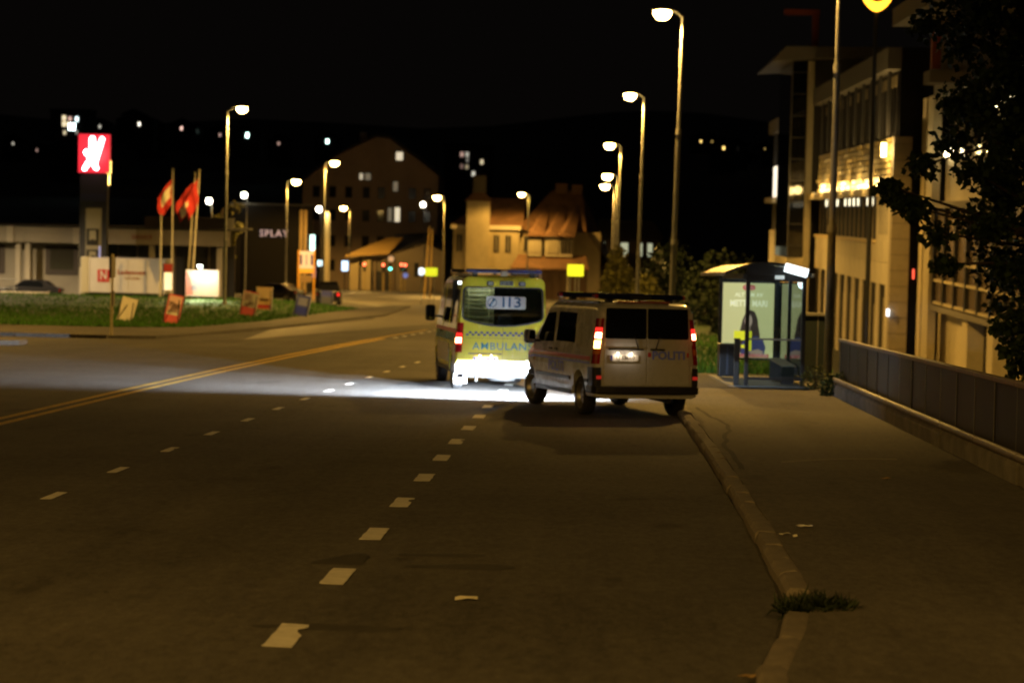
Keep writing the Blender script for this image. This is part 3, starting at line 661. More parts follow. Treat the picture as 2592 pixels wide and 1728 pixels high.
for sg in (-1, 1):
    dr = AB.side('front_door', [(3.2, .5), (4.0, .5), (4.3, .85), (4.35, 1.3), (3.95, 2.18), (3.22, 2.2)], sg, AYEL, am, .004, .012, 4)
    AB.side('door_window', [(3.27, 1.4), (4.3, 1.38), (3.93, 2.1), (3.29, 2.12)], sg, GLASSD, dr, .009, .012, 3)
    AB.side('door_handle', [(3.26, 1.15), (3.44, 1.15), (3.44, 1.2), (3.26, 1.2)], sg, BLACK, dr, .03, .03)
    sl = AB.side('sliding_door', [(1.75, .5), (3.15, .5), (3.15, 2.2), (1.78, 2.2)], sg, AYEL, am, .004, .012, 4)
    AB.side('window', [(1.85, 1.42), (3.06, 1.42), (3.06, 2.1), (1.88, 2.1)], sg, GLASSD, sl, .009, .012, 3)
    AB.side('window', [(.4, 1.42), (1.6, 1.42), (1.62, 2.1), (.44, 2.1)], sg, GLASSD, am, .006, .012, 3)
    AB.side('grey_band', [(.2, .55), (.62, .55), (.62, .95), (.2, .95)], sg, ASIL, am, .006, .004)
    AB.side('grey_band', [(1.5, .55), (4.0, .55), (4.0, .95), (1.5, .95)], sg, ASIL, am, .012, .004, 6)
    AB.side('red_stripe', [(.2, 1.2), (4.5, 1.2), (4.5, 1.28), (.2, 1.28)], sg, MATS['decal_red'], am, .013, .004, 8)
    for i in range(14):
        y = .25+i*.3
        AB.side('checker', [(y, 1.02 if i % 2 else 1.1), (y+.3, 1.02 if i % 2 else 1.1), (y+.3, 1.1 if i % 2 else 1.18), (y, 1.1 if i % 2 else 1.18)], sg, TEAL, am, .0135, .004, 1)
    AB.side('side_beacon', [(.55, 2.22), (.85, 2.22), (.85, 2.28), (.55, 2.28)], sg, M('lit_side_lamp', (.8, .85, 1), .3, emit=6, ecol=(.8, .9, 1)), am, .02, .03)
    AB.side('sill', [(1.5, .36), (3.95, .36), (3.95, .45), (1.5, .45)], sg, BLACK, am, .015, .02, 4)
    AB.side('headlight', [(5.0, .85), (5.4, .78), (5.42, .95), (5.05, 1.08)], sg, MATS['headlamp_lens'], am, .012, .02, 3)
    mirror(AB, am, sg, 4.2, 1.55, .22, .36)
    MB().tube((sg*.72, .15, 2.43), (sg*.72, 3.6, 2.43), .022, .022, 8).build('roof_rail', DARKM, am)
for y in (.2, 3.3):
    lb = MB().prism(rloop(-.8, .8, 2.47, 2.545, .03, 3, 3), y-.12, y+.12, 'xz').build('light_bar', MATS['blue_lens'], am, bevel=.012)
    for x in (-.6, .6): MB().bx(x-.05, x+.05, y-.07, y+.07, 2.38, 2.48).build('bar_foot', BLACK, lb)
    MB().bx(-.81, .81, y-.125, y+.125, 2.535, 2.548).build('bar_lid', M('bar_lid', (.12, .1, .09), .3), lb)
MB().bx(-.07, .07, .02, .14, 2.4, 2.53).build('reversing_camera', M('cream_plastic', (.4, .36, .28), .4), am, bevel=.015)
MB().add([(-.72, 4.08, 2.27), (.72, 4.08, 2.27), (.82, 4.83, 1.5), (-.82, 4.83, 1.5)], [(0, 1, 2, 3)]).build('windscreen', GLASSD, am, loc=(0, .02, .03))

# ------------------------------------------------------------------ parapet, bus shelter and what stands round it
par = thing('parapet_fence', 'long dark panelled parapet fence on a low concrete base beside the footway', 'fence', (0, 0, 0))
FPAN = M('fence_panel', (.026, .024, .02), .6, .1, var=.35, vscale=1.2, stretch=(1, 1, .2))
RAILR = M('parapet_rail', (.19, .13, .1), .55, var=.5, vscale=.8)
y = 5.0; i = 0
while y < 48.4:
    y1 = min(y+1.55, 48.6); q = random.Random(i)
    g = math.atan(-SL)
    p = MB().bx(0, .03, .012, y1-y-.012, .34, 1.2).build('fence_panel', FPAN, par, loc=(5.2+q.uniform(-.008, .008), y, gz(y)), rot=(g, 0, 0))
    MB().bx(-.012, -.002, 0.02, .035, .34, 1.2).build('seam_strip', M('seam_strip', (.2, .19, .16), .4), p)
    if i % 2 == 0: MB().bx(5.22, 5.3, y-.035, y+.035, gz(y)+.1, gz(y)+1.24).build('post', DARKM, par)
    MB().bx(-.05, .07, 0, y1-y-.004, 1.2, 1.27).build('top_rail', RAILR if y < 46 else CONC, par, loc=(5.2, y, gz(y)), rot=(g, 0, 0), bevel=.015)
    y = y1; i += 1
y = 3.0; i = 0
while y < 46.6:
    q = random.Random(i+77); ln = 3.0
    MB().prism([(0, 0), (0, .3), (.04, .36), (.2, .37), (.26, .36), (.26, 0)], 0, ln-.02, 'xz').build('base_block', CONC, par, loc=(4.98+q.uniform(-.02, .02), y, gz(y)+.02+q.uniform(-.02, .01)), rot=(math.atan(-SL), 0, q.uniform(-.004, .004)), bevel=.015)
    MB().tube((5.0, y+.02, gz(y)+.43), (5.0, y+ln-.02, gz(y+ln)+.43), .055, .055, 10).build('pipe_rail', M('pipe_rail', (.16, .13, .1), .5, var=.4), par, smooth=40)
    y += ln; i += 1
# angled end of the parapet behind the shelter
pe = thing('parapet_end', 'short bent glass screen closing the parapet behind the bus shelter', 'screen', (5.1, 56.2, gz(56.2)), R(4))
for k in range(2):
    MB().bx(k*.36+.01, k*.36+.34, 0, .03, .1, 1.62).build('panel', M('screen_panel', (.05, .065, .07), .25, .1), pe)
for k in range(3): MB().tube((k*.36, .01, 0), (k*.36, .01, 1.66), .02, .02, 8).build('post', GALV, pe)
MB().bx(-.03, .75, -.03, .06, 1.62, 1.70).build('cap_rail', M('cap_rail', (.3, .29, .26), .5), pe, bevel=.01)

SHM = M('shelter_frame', (.014, .015, .016), .5, .1)
sh = thing('bus_shelter', 'glazed bus shelter with a curved roof, lit from inside, beside the parapet', 'bus shelter', (3.88, 53.5, gz(53.5)+.115), R(2.2), slope=True)
HW, Y0, Y1 = .66, -2.5, 2.4
for nm, x, y in (('post', -HW+.08, Y0), ('post', HW, Y0), ('post', -HW-.06, Y1), ('post', HW, Y1), ('post', HW, 0)):
    MB().bx(x-.045, x+.045, y-.045, y+.045, 0, 2.42).build(nm, SHM, sh, bevel=.008)
for x in (-HW, HW):
    MB().bx(x-.05, x+.05, Y0-.1, Y1+.1, 2.36, 2.48).build('eaves_beam', SHM, sh, bevel=.01)
for y in (Y0, Y1): MB().bx(-HW, HW, y-.04, y+.04, 2.32, 2.44).build('cross_beam', SHM, sh, bevel=.008)
MB().bx(-HW+.12, HW-.04, Y0-.006, Y0+.006, .22, 2.3).build('glass_pane', GLASSC, sh)
MB().bx(-HW+.12, HW-.04, Y0-.009, Y0+.009, 1.02, 1.06).build('glass_band', M('etched_band', (.35, .38, .38), .4), sh)
for y in (Y0+.1, .1): MB().bx(HW-.006, HW+.006, y, y+2.2, .22, 2.3).build('glass_pane', GLASSC, sh)
MB().bx(HW-.02, HW+.02, Y0, Y1, .14, .2).build('bottom_rail', SHM, sh)
MB().bx(-HW+.1, HW, Y0-.02, Y0+.02, .14, .2).build('bottom_rail', SHM, sh)
# barrel roof: ribs and translucent skin
NS = 14; RW = 1.16; arc = []
for k in range(NS+1):
    t = -1+2*k/NS; arc.append((t*.98-.18, 2.48+.25*(1-t*t)))
ro = MB()
for (a, b), (c, d) in zip(arc, arc[1:]):
    ro.add([(a, Y0-.35, b), (c, Y0-.35, d), (c, Y1+.35, d), (a, Y1+.35, b), (a, Y0-.35, b-.03), (c, Y0-.35, d-.03), (c, Y1+.35, d-.03), (a, Y1+.35, b-.03)], [(0, 1, 2, 3), (7, 6, 5, 4), (0, 4, 5, 1), (3, 2, 6, 7)])
roof = ro.build('roof', M('roof_skin', (.55, .42, .16), .35, var=.15, vscale=1.5), sh)
for y in (Y0-.36, -1.2, 0, 1.2, Y1+.36):
    rb = MB()
    for (a, b), (c, d) in zip(arc, arc[1:]):
        rb.add([(a, y-.025, b-.06), (c, y-.025, d-.06), (c, y+.025, d-.06), (a, y+.025, b-.06), (a, y-.025, b+.012), (c, y-.025, d+.012), (c, y+.025, d+.012), (a, y+.025, b+.012)], [(3, 2, 1, 0), (4, 5, 6, 7), (0, 1, 5, 4), (2, 3, 7, 6)])
    rb.build('rib', SHM, roof)
for gx in (-1.16, .8): MB().bx(gx-.03, gx+.03, Y0-.4, Y1+.4, 2.42, 2.5).build('gutter', M('gutter', (.3, .26, .18), .4), roof, bevel=.01)
en = MB().prism([(-HW, 2.44)]+[(a, b-.06) for a, b in arc if abs(a) < HW+.05]+[(HW, 2.44)], Y0-.02, Y0+.02, 'xz').build('end_panel', SHM, roof)
sg_ = MB().bx(-.26, .26, -.04, .04, -.095, .095).build('lit_name_sign', M('lit_white', (.9, .97, 1), .3, emit=2.6, ecol=(.85, .97, 1)), sh, bevel=.02, loc=(.42, Y0-.43, 2.57), rot=(0, R(14), 0))
MB().bx(-.1, .1, -.02, .02, -.04, .04).build('route_plate', M('route_plate', (.75, .8, .8), .3, emit=.45, ecol=(.8, .95, .95)), sh, loc=(.1, Y0-.09, 2.41))
# lit advertising case at the far end
ad = MB().bx(-.72, .66, Y1-.09, Y1+.06, .42, 2.32).build('poster_case', SHM, sh, bevel=.01)
PY = Y1-.095
def pfl(name, poly, m, y=PY, th=.003): return MB().prism(poly, y-th, y, 'xz').build(name, m, ad)
def lm(name, c, e): return M(name, tuple(v*.5 for v in c), .5, emit=e, ecol=c)
pfl('poster', rloop(-.68, .56, .47, 2.27, .01, 1, 1), lm('poster_ground', (.64, .63, .28), .72))
YY = PY-.004
pfl('poster_badge', rloop(-.2, .1, 2.1, 2.22, .05, 1, 3), lm('poster_red', (.7, .08, .08), .5), YY)
text('poster_badge_text', 'Frøya', .1, lm('poster_pale', (.8, .6, .55), .55), ad, (-.05, YY-.004, 2.16), ext=.001)
text('poster_line', 'ALT OM AV', .13, lm('poster_cream', (.85, .85, .55), .85), ad, (-.05, YY-.002, 1.98), ext=.001, bold=.003)
text('poster_headline', 'METTE MARI', .21, lm('poster_cream', (.85, .85, .55), .85), ad, (-.05, YY-.002, 1.77), ext=.001, bold=.006, sx=.78)
hair = [(-.32, .55), (-.3, .8), (-.25, 1.1), (-.19, 1.38), (-.12, 1.55), (0, 1.62), (.1, 1.58), (.17, 1.42), (.2, 1.2), (.24, 1.0), (.2, .85), (.02, .8), (-.1, .82), (-.18, .6)]
pfl('printed_hair', hair, lm('print_hair', (.09, .06, .045), .35), YY-.001)
pfl('printed_top', [(-.22, .52), (-.2, .8), (-.08, 1.0), (.02, .95), (.15, 1.0), (.32, .9), (.38, .72), (.34, .52)], lm('print_blue', (.07, .08, .2), .5), YY-.003)
pfl('printed_face', [(-.05+.1*math.cos(k*.5236)*.95, 1.36+.16*math.sin(k*.5236)) for k in range(12)], lm('print_skin', (.62, .46, .34), .55), YY-.004)
pfl('printed_neck', [(-.1, 1.0), (.0, 1.0), (.0, 1.22), (-.1, 1.22)], lm('print_skin2', (.5, .36, .26), .5), YY-.0045)
pfl('printed_arm', [(-.05, .62), (.2, .68), (.33, .62), (.3, .55), (.05, .55)], MATS['print_skin2'], YY-.005)
pfl('poster_strip', [(-.25, .48), (.46, .48), (.46, .56), (-.25, .56)], lm('poster_red2', (.55, .07, .04), .45), YY-.006)
for a0, a1, b0, b1 in ((-.39, .04, .89, 1.11), (-.07, .04, .64, .885), (-.21, -.1, .7, .78)): pfl('printed_yellow_block', [(a0, b0), (a1, b0), (a1, b1), (a0, b1)], lm('poster_yellow', (.8, .8, .03), .75), YY-.009)
text('poster_strip_text', 'LOKALE NYHETER', .08, MATS['poster_pale'], ad, (.1, YY-.0085, .52), ext=.001)
fl = MB().bx(-.03, .03, -1.6, 1.6, -.02, .02).build('tube_lamp', M('tube_lamp', (.85, .95, 1), .3, emit=1.2, ecol=(.8, .95, 1)), sh, loc=(.35, 0, 2.5))
light('POINT', 'tube_light', sh, (.2, -1.2, 2.3), 8, (.78, .93, 1), size=.15)
light('POINT', 'tube_light', sh, (.2, 1.0, 2.3), 8, (.78, .93, 1), size=.15)
slab = MB().bx(-.95, .8, Y0-.3, Y1+.4, -.1, .012).build('floor_slab', M('paver', (.2, .22, .22), .7, var=.2), sh)
be = thing('bench', 'narrow slatted bench inside the bus shelter by its back glass', 'bench', (4.36, 53.2, gz(53.2)+.13), R(2.2))
for k in range(3): MB().bx(-.16+k*.11, -.07+k*.11, -1.4, 1.3, .44, .47).build('seat_slat', M('bench_wood', (.28, .24, .19), .6, var=.2), be)
for y in (-1.2, 1.1): MB().bx(-.15, .13, y-.03, y+.03, 0, .44).build('leg', SHM, be)
bn = thing('litter_bin', 'dark square litter bin standing inside the bus shelter', 'bin', (3.17, 54.6, gz(54.6)+.13), R(3))
MB().bx(-.19, .19, -.17, .17, .05, .78).build('bin_body', M('bin_steel', (.02, .022, .026), .35, .3), bn, bevel=.02)
MB().bx(-.2, .2, -.18, .18, .78, .82).build('lid', DARKM, bn, bevel=.01)
MB().bx(-.02, .02, -.18, -.172, .1, .75).build('edge_strip', M('bin_strip', (.12, .14, .2), .2, .5), bn)
bo = thing('bollard', 'short square dark post in front of the near end of the bus shelter', 'bollard', (3.2, 51.25, gz(51.25)+.115), 0)
MB().bx(-.06, .06, -.06, .06, 0, 1.0).build('post', SHM, bo, bevel=.01)
MB().bx(-.07, .07, -.07, .07, 1.0, 1.04).build('cap', DARKM, bo, bevel=.01)
MB().bx(-.11, .11, -.11, .11, 0, .03).build('base_plate', DARKM, bo, bevel=.005)

# plants by the parapet, tufts and litter
def clump(name, label, cat, loc, rad, hgt, n, ls, m, group=None, seed=1, stems=6, wide=.35):
    q = random.Random(seed); t = thing(name, label, cat, loc, 0, group); b = MB()
    for k in range(n):
        a = q.uniform(0, 6.28); rr = rad*math.sqrt(q.random()); z = hgt*q.random()*(1-.55*(rr/rad)**2); s = ls*q.uniform(.5, 1.3)
        x, y = rr*math.cos(a), rr*math.sin(a); d = Vector((q.uniform(-1, 1), q.uniform(-1, 1), q.uniform(-.3, 1))).normalized()*s; e = d.cross(Vector((q.uniform(-1, 1), q.uniform(-1, 1), .3))).normalized()*s*wide
        p = Vector((x, y, z)); b.add([p, p+d*.5+e, p+d, p+d*.5-e], [(0, 1, 2, 3)])
    b.build('leaves', m, t)
    for k in range(stems):
        a = q.uniform(0, 6.28); rr = rad*.5*q.random()
        MB().tube((rr*.3*math.cos(a), rr*.3*math.sin(a), 0), (rr*math.cos(a), rr*math.sin(a), hgt*.7), .012, .004, 5).build('stem', BARK, t)
    return t
clump('shrub', 'small leafy weed bush at the end of the parapet base', 'shrub', (5.05, 47.6, gz(47.6)+.1), .36, .5, 900, .07, LEAF, seed=2)
clump('weeds', 'pale tall weeds sprouting between shelter and parapet', 'weeds', (4.86, 50.3, gz(50.3)+.1), .32, .6, 520, .06, leafy('weed_leaf', (.11, .115, .03)), seed=3)
clump('grass_tuft', 'dark tuft of grass growing in the gap of the kerb', 'tuft', (1.62, 16.35, gz(16.3)+.05), .27, .1, 1300, .11, leafy('tuft_leaf', (.014, .022, .009)), seed=4, stems=3, wide=.07)
clump('shrub', 'low planting on the traffic island across the road', 'shrub', (-19.6, 69.1, gz(69)+.12), 1.5, .5, 900, .14, LEAF, seed=6)
def litter(x, y, z, sx, sy, a, m, lb, nm='litter', cat='litter'):
    q = random.Random(int(x*1000)); b = MB(); n = 5
    for j in range(3):
        for i in range(n): b.v.append((sx*(i/(n-1)-.5), sy*(j/2-.5), q.uniform(0.004, .022)))
    b.f = [(j*n+i, j*n+i+1, (j+1)*n+i+1, (j+1)*n+i) for j in range(2) for i in range(n-1)]
    o = b.build(nm, m, loc=(x, y, gz(y)+z), rot=(math.atan(-SL), 0, a)); o.modifiers.new('s', 'SOLIDIFY').thickness = .004
    return tag(o, lb, cat)
FOIL = M('crumpled_wrapper', (.75, .72, .6), .3, .3)
litter(2.03, 21.65, .115, .14, .1, .1, FOIL, 'small bright wrapper lying flat on the footway')
litter(1.79, 20.95, .115, .1, .05, .6, FOIL, 'tiny crumpled foil scrap on the footway beside the wrapper')
litter(1.87, 20.8, .115, .05, .04, 1.6, FOIL, 'smallest foil crumb near the crumpled scrap on the footway')
litter(-.89, 16.95, .005, .17, .12, .05, M('paper', (.7, .66, .52), .7), 'pale scrap of paper lying in the bus lane')
litter(3.5, 27.3, .115, .08, .1, .4, M('leaf_litter', (.3, .2, .08), .8), 'small dry leaf on the footway by the pale repair strip')
litter(1.0, 13.95, .0, .12, .06, .4, M('leaf_litter', (.3, .2, .08), .8), 'dry leaf in the gutter beside the kerb bend')

# ------------------------------------------------------------------ trees
def tree(name, label, loc, trunk, tr, clusters, lp, ls, leafm, seed, group=None, cat='tree'):
    """trunk: list of points (local); clusters: (centre, radius) clumps, each on its own limb"""
    q = random.Random(seed); t = thing(name, label, cat, loc, 0, group)
    b = MB()
    for k in range(len(trunk)-1): b.tube(trunk[k], trunk[k+1], tr*(1-.75*k/len(trunk)), tr*(1-.75*(k+1)/len(trunk)), 9)
    b.build('trunk', BARK, t, smooth=60)
    lv = MB(); zt = trunk[-1][2]
    for c, rad in clusters:
        c = Vector(c); k = max(range(len(trunk)), key=lambda i: -abs(trunk[i][2]-(c.z-rad*.8)))
        s = Vector(trunk[k]); mid = s.lerp(c, .55)+Vector((0, 0, .15*rad))
        lb = MB().tube(s, mid, tr*.28, tr*.16, 6).tube(mid, c, tr*.16, .012, 6); lb.build('limb', BARK, t)
        for i in range(lp):
            d = Vector((q.gauss(0, 1), q.gauss(0, 1), q.gauss(0, 1))).normalized()*rad*q.random()**.45
            p = c+Vector((d.x, d.y, d.z*.75)); sz = ls*q.uniform(.6, 1.3)
            a = Vector((q.uniform(-1, 1), q.uniform(-1, 1), q.uniform(-1, .2))).normalized()*sz; e = a.cross(Vector((q.uniform(-1, 1), q.uniform(-1, 1), q.uniform(-1, 1)))).normalized()*sz*.42
            lv.add([p, p+a*.45+e, p+a, p+a*.45-e], [(0, 1, 2), (0, 2, 3)])
    lv.build('crown', leafm, t); return t
q = random.Random(21); cl = []
def inside(y_, x_, z_): return True
# near tree at the right: the crown hangs over the parapet
for k in range(120):
    z = q.uniform(.2, 8.5); xm = interp([(-.2, 7.0), (.8, 6.7), (1.6, 6.1), (2.6, 5.35), (3.2, 5.0), (4.2, 5.4), (5.2, 5.5), (7, 5.6), (9, 6.2)], z)
    x = xm+.42+abs(q.gauss(0, 1.3)) ; cl.append(((x-8.6, q.uniform(-1.8, 1.8), z+3.6), q.uniform(.32, .6)))
for x, y, z, rr in [(4.75, 0, 2.95, .22), (4.95, .1, 2.75, .25), (5.2, -.1, 2.6, .3), (5.3, 0, 3.3, .3), (5.6, 0, 2.2, .3), (6.9, 0, .35, .28), (7.1, .2, .0, .3), (6.75, 0, .7, .25), (5.75, .2, 1.7, .25), (5.3, .1, 5.6, .35), (5.6, .2, 6.1, .4)]:
    cl.append(((x-8.6, y, z+3.6), rr))
tree('broadleaf_tree', 'dark broadleaf tree leaning over the parapet in front of the office building', (8.6, 38, -3.6-1.2), [(0, 0, -.9), (.05, 0, 2.2), (-.1, 0, 4.2), (.1, .1, 6.5), (0, 0, 9), (.1, 0, 11.5)], .24, [((c[0], c[1], c[2]+1.2), rr) for c, rr in cl], 170, .13, LEAF, 9)

# ------------------------------------------------------------------ across the road: service building, signs, flags, trailer
STUC = M('stucco', (.36, .33, .26), .8, var=.12, vscale=.6)
svc = thing('service_building', 'long low flat-roofed service building behind the trailer and flagpoles', 'building', (-34.5, 165, gz(165)))
zt = lambda z: z-gz(165)
def sb(nm, x0, x1, z0, z1, y0, y1, m, par=svc, **k): return MB().bx(x0+34.5, x1+34.5, y0-165, y1-165, zt(z0), zt(z1)).build(nm, m, par, **k)
TIL = 0.0
for k in range(6):
    x0 = -56+k*5.0; x1 = min(x0+4.98, -26.2)
    fs = sb('fascia_panel', x0, x1, -.62, .48, 164.6, 165.2, STUC)
for x in (-42.0, -37.2): sb('fascia_pilaster', x-.25, x+.25, -.66, .5, 164.45, 164.6, M('pale_stucco', (.5, .46, .36), .8))
sb('roof_slab', -56, -26.2, .48, .6, 164.5, 176, M('roof_felt', (.05, .05, .05), .9))
sb('roof_plant', -33, -27, .6, 1.4, 168, 172, M('plant_box', (.06, .055, .05), .8))
sb('wall', -56, -36.0, -4.75, -.62, 167, 167.3, STUC)
sb('shopfront', -36.0, -26.4, -4.75, -.62, 168.6, 168.8, M('shopfront', (.03, .03, .032), .3))
for x in (-41.6, -40.9, -37.0, -35.6, -31.9, -27.0): sb('column', x-.18, x+.18, -4.75, -.62, 165.2, 165.6, M('pale_stucco', (.5, .46, .36), .8))
for x0, x1 in ((-40.0, -37.6), (-47, -43), (-52, -48.5)):
    wn_ = sb('window', x0, x1, -3.0, -.9, 166.9, 167.0, M('window_frame_brown', (.06, .045, .035), .6))
    sb('pane', x0+.35, x1-.35, -2.6, -1.1, 166.86, 166.9, M('dim_pane', (.06, .055, .04), .1), wn_)
for x in (-35, -33.6, -30.8, -29.6, -28.3): sb('mullion', x-.06, x+.06, -4.75, -.62, 168.5, 168.6, M('mullion', (.14, .12, .1), .6))
text('fascia_lettering', 'SERVICE', .42, M('dull_red', (.3, .05, .03), .6), svc, (-32.5+34.5, -.42, zt(-.1)), ext=.02)
# red sign on a pylon
SRED = M('sign_red', (.75, .03, .05), .3, emit=.75, ecol=(1, .035, .06)); SWH = M('sign_white', (1, .95, .95), .3, emit=7, ecol=(1, .93, .95))
py = thing('pylon_sign', 'tall pylon with a glowing red square sign bearing a white figure', 'sign', (-35.0, 160, gz(160)))
pz = -gz(160)
MB().bx(-.95, .95, -.1, .25, pz-2.2, pz+4.35).build('pylon_shaft', M('pylon_dark', (.02, .02, .024), .5), py)
MB().bx(-.5, .5, -.05, .2, 0, pz-2.2).build('pylon_foot', DARKM, py)
bxs = MB().bx(-1.08, 1.08, -.2, .3, pz+4.38, pz+7.06).build('sign_box', SRED, py, bevel=.03)
def stroke(p, q_, rr, nm):
    a = Vector((p[0], 0, p[1])); b = Vector((q_[0], 0, q_[1])); d = (b-a).normalized(); n_ = Vector((-d.z, 0, d.x)); pts = []
    for k in range(9): t = math.pi*k/8; v = b+(n_*math.cos(t)+d*math.sin(t))*rr; pts.append((v.x, v.z))
    for k in range(9): t = math.pi*k/8; v = a+(-n_*math.cos(t)-d*math.sin(t))*rr; pts.append((v.x, v.z))
    return MB().prism(pts[::-1], -.24, -.205, 'xz').build(nm, SWH, bxs, loc=(0, 0, pz+5.72))
stroke((-.1, 1.0), (-.1, -.2), .2, 'mark_stroke'); stroke((.58, 1.0), (.05, -.75), .17, 'mark_stroke'); stroke((-.5, .1), (.2, -1.0), .17, 'mark_stroke'); stroke((.0, -.1), (-.62, -1.05), .16, 'mark_stroke'); stroke((-.5, .05), (.0, -.1), .17, 'mark_stroke')
MB().bx(-.9, .9, -.16, -.1, pz+2.4, pz+2.9).build('name_board', M('board_navy', (.02, .022, .05), .5), py)
light('POINT', 'sign_glow', py, (0, -1.2, pz+5.7), 110, (1, .5, .5), size=.8)
ms = thing('neon_mast', 'thin mast with yellow glowing tubes beside the red pylon sign', 'mast', (-34.45, 162, gz(162)))
MB().tube((0, 0, 0), (0.05, 0, 10.4), .07, .05, 8).build('pole', GALV, ms)
for a, b_, rr in ((8.2, 8.9, .1), (9.0, 9.9, .16), (10.0, 10.4, .09)): MB().tube((.05, 0, a), (.05, 0, b_), rr, rr, 8).build('glow_tube', M('neon_yellow', (1, .7, .2), .3, emit=7, ecol=(1, .65, .15)), ms)
# price totem
tt = thing('price_totem', 'grey totem board with two dark display panels in front of the service building', 'sign', (-32.8, 150, gz(150)))
tz = -gz(150)
MB().bx(-.5, .5, -.12, .12, 0, tz+1.95).build('board', M('totem_grey', (.2, .19, .15), .6), tt)
for z0, z1 in ((-.45, .62), (-1.5, -.75)):
    d = MB().bx(-.42, .36, -.15, -.12, tz+z0, tz+z1).build('display_panel', BLACK, tt)
    MB().bx(-.24, .2, -.165, -.15, tz+z0+.3, tz+z1-.12).build('display', M('dim_display', (.22, .21, .16), .5), d)
    MB().lathe([(0.001, -.01), (.16, -.01), (.16, .01), (0.001, .01)], 14, 'y').build('symbol', INK, d, loc=(-.02, -.172, tz+z0+.22))
MB().bx(.4, .5, -.15, -.12, tz-1.5, tz-.5).build('light_strip', M('blue_strip', (.3, .35, .8), .4, emit=.35, ecol=(.4, .45, 1)), tt)
# box trailer
TRW = M('trailer_white', (.6, .59, .6), .5, var=.08, vscale=.8)
tr_ = thing('box_trailer', 'white box trailer with red logo and lettering parked behind the grass mound', 'trailer', (-30.5, 150, gz(150)+.02), R(-3))
bxx = MB().bx(-2.3, 2.75, -1.1, 1.1, .75, 3.0).build('box', TRW, tr_, bevel=.04)
MB().bx(-2.85, -2.3, -1.1, 1.1, .7, 3.05).build('nose', M('trailer_cream', (.5, .46, .33), .5), tr_, bevel=.06)
for k in range(5): MB().bx(-2.25+k*1.25, -2.22+k*1.25, -1.115, -1.1, .78, 2.97).build('panel_rib', TRW, bxx)
MB().bx(2.55, 2.74, -1.13, -1.1, .75, 2.98).build('corner_post', M('bright_edge', (.8, .8, .75), .4), bxx)
lg = MB().bx(-1.72, -.95, -1.13, -1.116, 1.45, 2.25).build('logo_block', M('logo_red', (.5, .03, .03), .4), bxx)
text('logo_mark', 'N', .8, TRW, lg, (-1.32, -1.135, 1.86), ext=.004, sx=.8, bold=.02)
text('trailer_lettering', 'Lademoen', .44, MATS['dull_red'], bxx, (.52, -1.122, 2.1), ext=.004, bold=.006)
text('trailer_lettering', 'UTLEIE', .26, M('faded_red', (.4, .2, .14), .5), bxx, (.55, -1.122, 1.72), ext=.004, sx=1.25)
MB().bx(-2.6, 2.6, -.9, .9, .5, .75).build('chassis', DARKM, tr_)
for x in (.6, 1.4):
    for sg in (-1, 1): wheel(tr_, x, sg*.95, .33, -1).rotation_euler = (0, 0, R(90))
MB().tube((-2.6, 0, .5), (-3.9, 0, .45), .06, .05, 8).build('drawbar', DARKM, tr_)
# illuminated hoarding with a floodlight
hb = thing('hoarding', 'white advertising board flooded by a spotlight on the grass mound', 'billboard', (-23.55, 138, gz(138)+.32), R(-4))
bd = MB().bx(-1.02, 1.02, -.05, .05, .45, 2.05).build('board', M('board_white', (.78, .76, .74), .5), hb, bevel=.02)
MB().prism([(-1.0, .5), (-.55, .55), (-.6, .95), (-.7, 1.5), (-.95, 1.95), (-1.0, 1.9)], -.056, -.05, 'xz').build('printed_patch', M('print_pink', (.7, .35, .33), .5), bd)
for x in (-.7, .75): MB().bx(x-.05, x+.05, .06, .12, -.6, .6).build('leg', M('timber', (.35, .28, .18), .7), hb)
fl = MB().bx(-.16, .16, -.1, .1, -.07, .07).build('floodlight', DARKM, hb, bevel=.01, loc=(.1, -1.0, 2.25), rot=(R(-30), 0, 0))
MB().bx(-.13, .13, -.02, .0, -.06, .05).build('lens', M('flood_lens', (.9, 1, 1), .3, emit=60, ecol=(.85, 1, .98)), fl, loc=(0, .12, 0))
MB().bx(-.14, .14, -.12, -.1, -.05, .06).build('rear_lens', M('flood_lens2', (.9, 1, 1), .3, emit=14, ecol=(.85, 1, .95)), fl)
MB().tube((.1, 0, 2.05), (.1, -1.0, 2.3), .02, .02, 6).build('floodlight_arm', DARKM, hb)
light('SPOT', 'flood', hb, (.1, -1.25, 2.2), 130, (.95, 1, .9), (R(40), 0, 0), .06, 130, .6)
light('SPOT', 'flood_spill', hb, (.3, -1.4, 2.1), 2600, (.86, 1, .5), (R(-38), R(-12), 0), .06, 92, .8)
hp = thing('notice_stand', 'small lit cream notice stand with dark red head beside the white trailer', 'sign', (-25.9, 139.5, gz(139.5)+.6))
MB().bx(-.24, .24, -.05, .05, .5, 1.55).build('board', M('notice_cream', (.85, .75, .5), .5, emit=.8, ecol=(1, .85, .55)), hp)
MB().bx(-.26, .26, -.06, .06, 1.6, 2.1).build('head', M('notice_red', (.25, .02, .02), .5), hp)
MB().bx(-.05, .05, -.02, .02, -.3, 2.1).build('post', DARKM, hp, loc=(-.3, 0, 0))
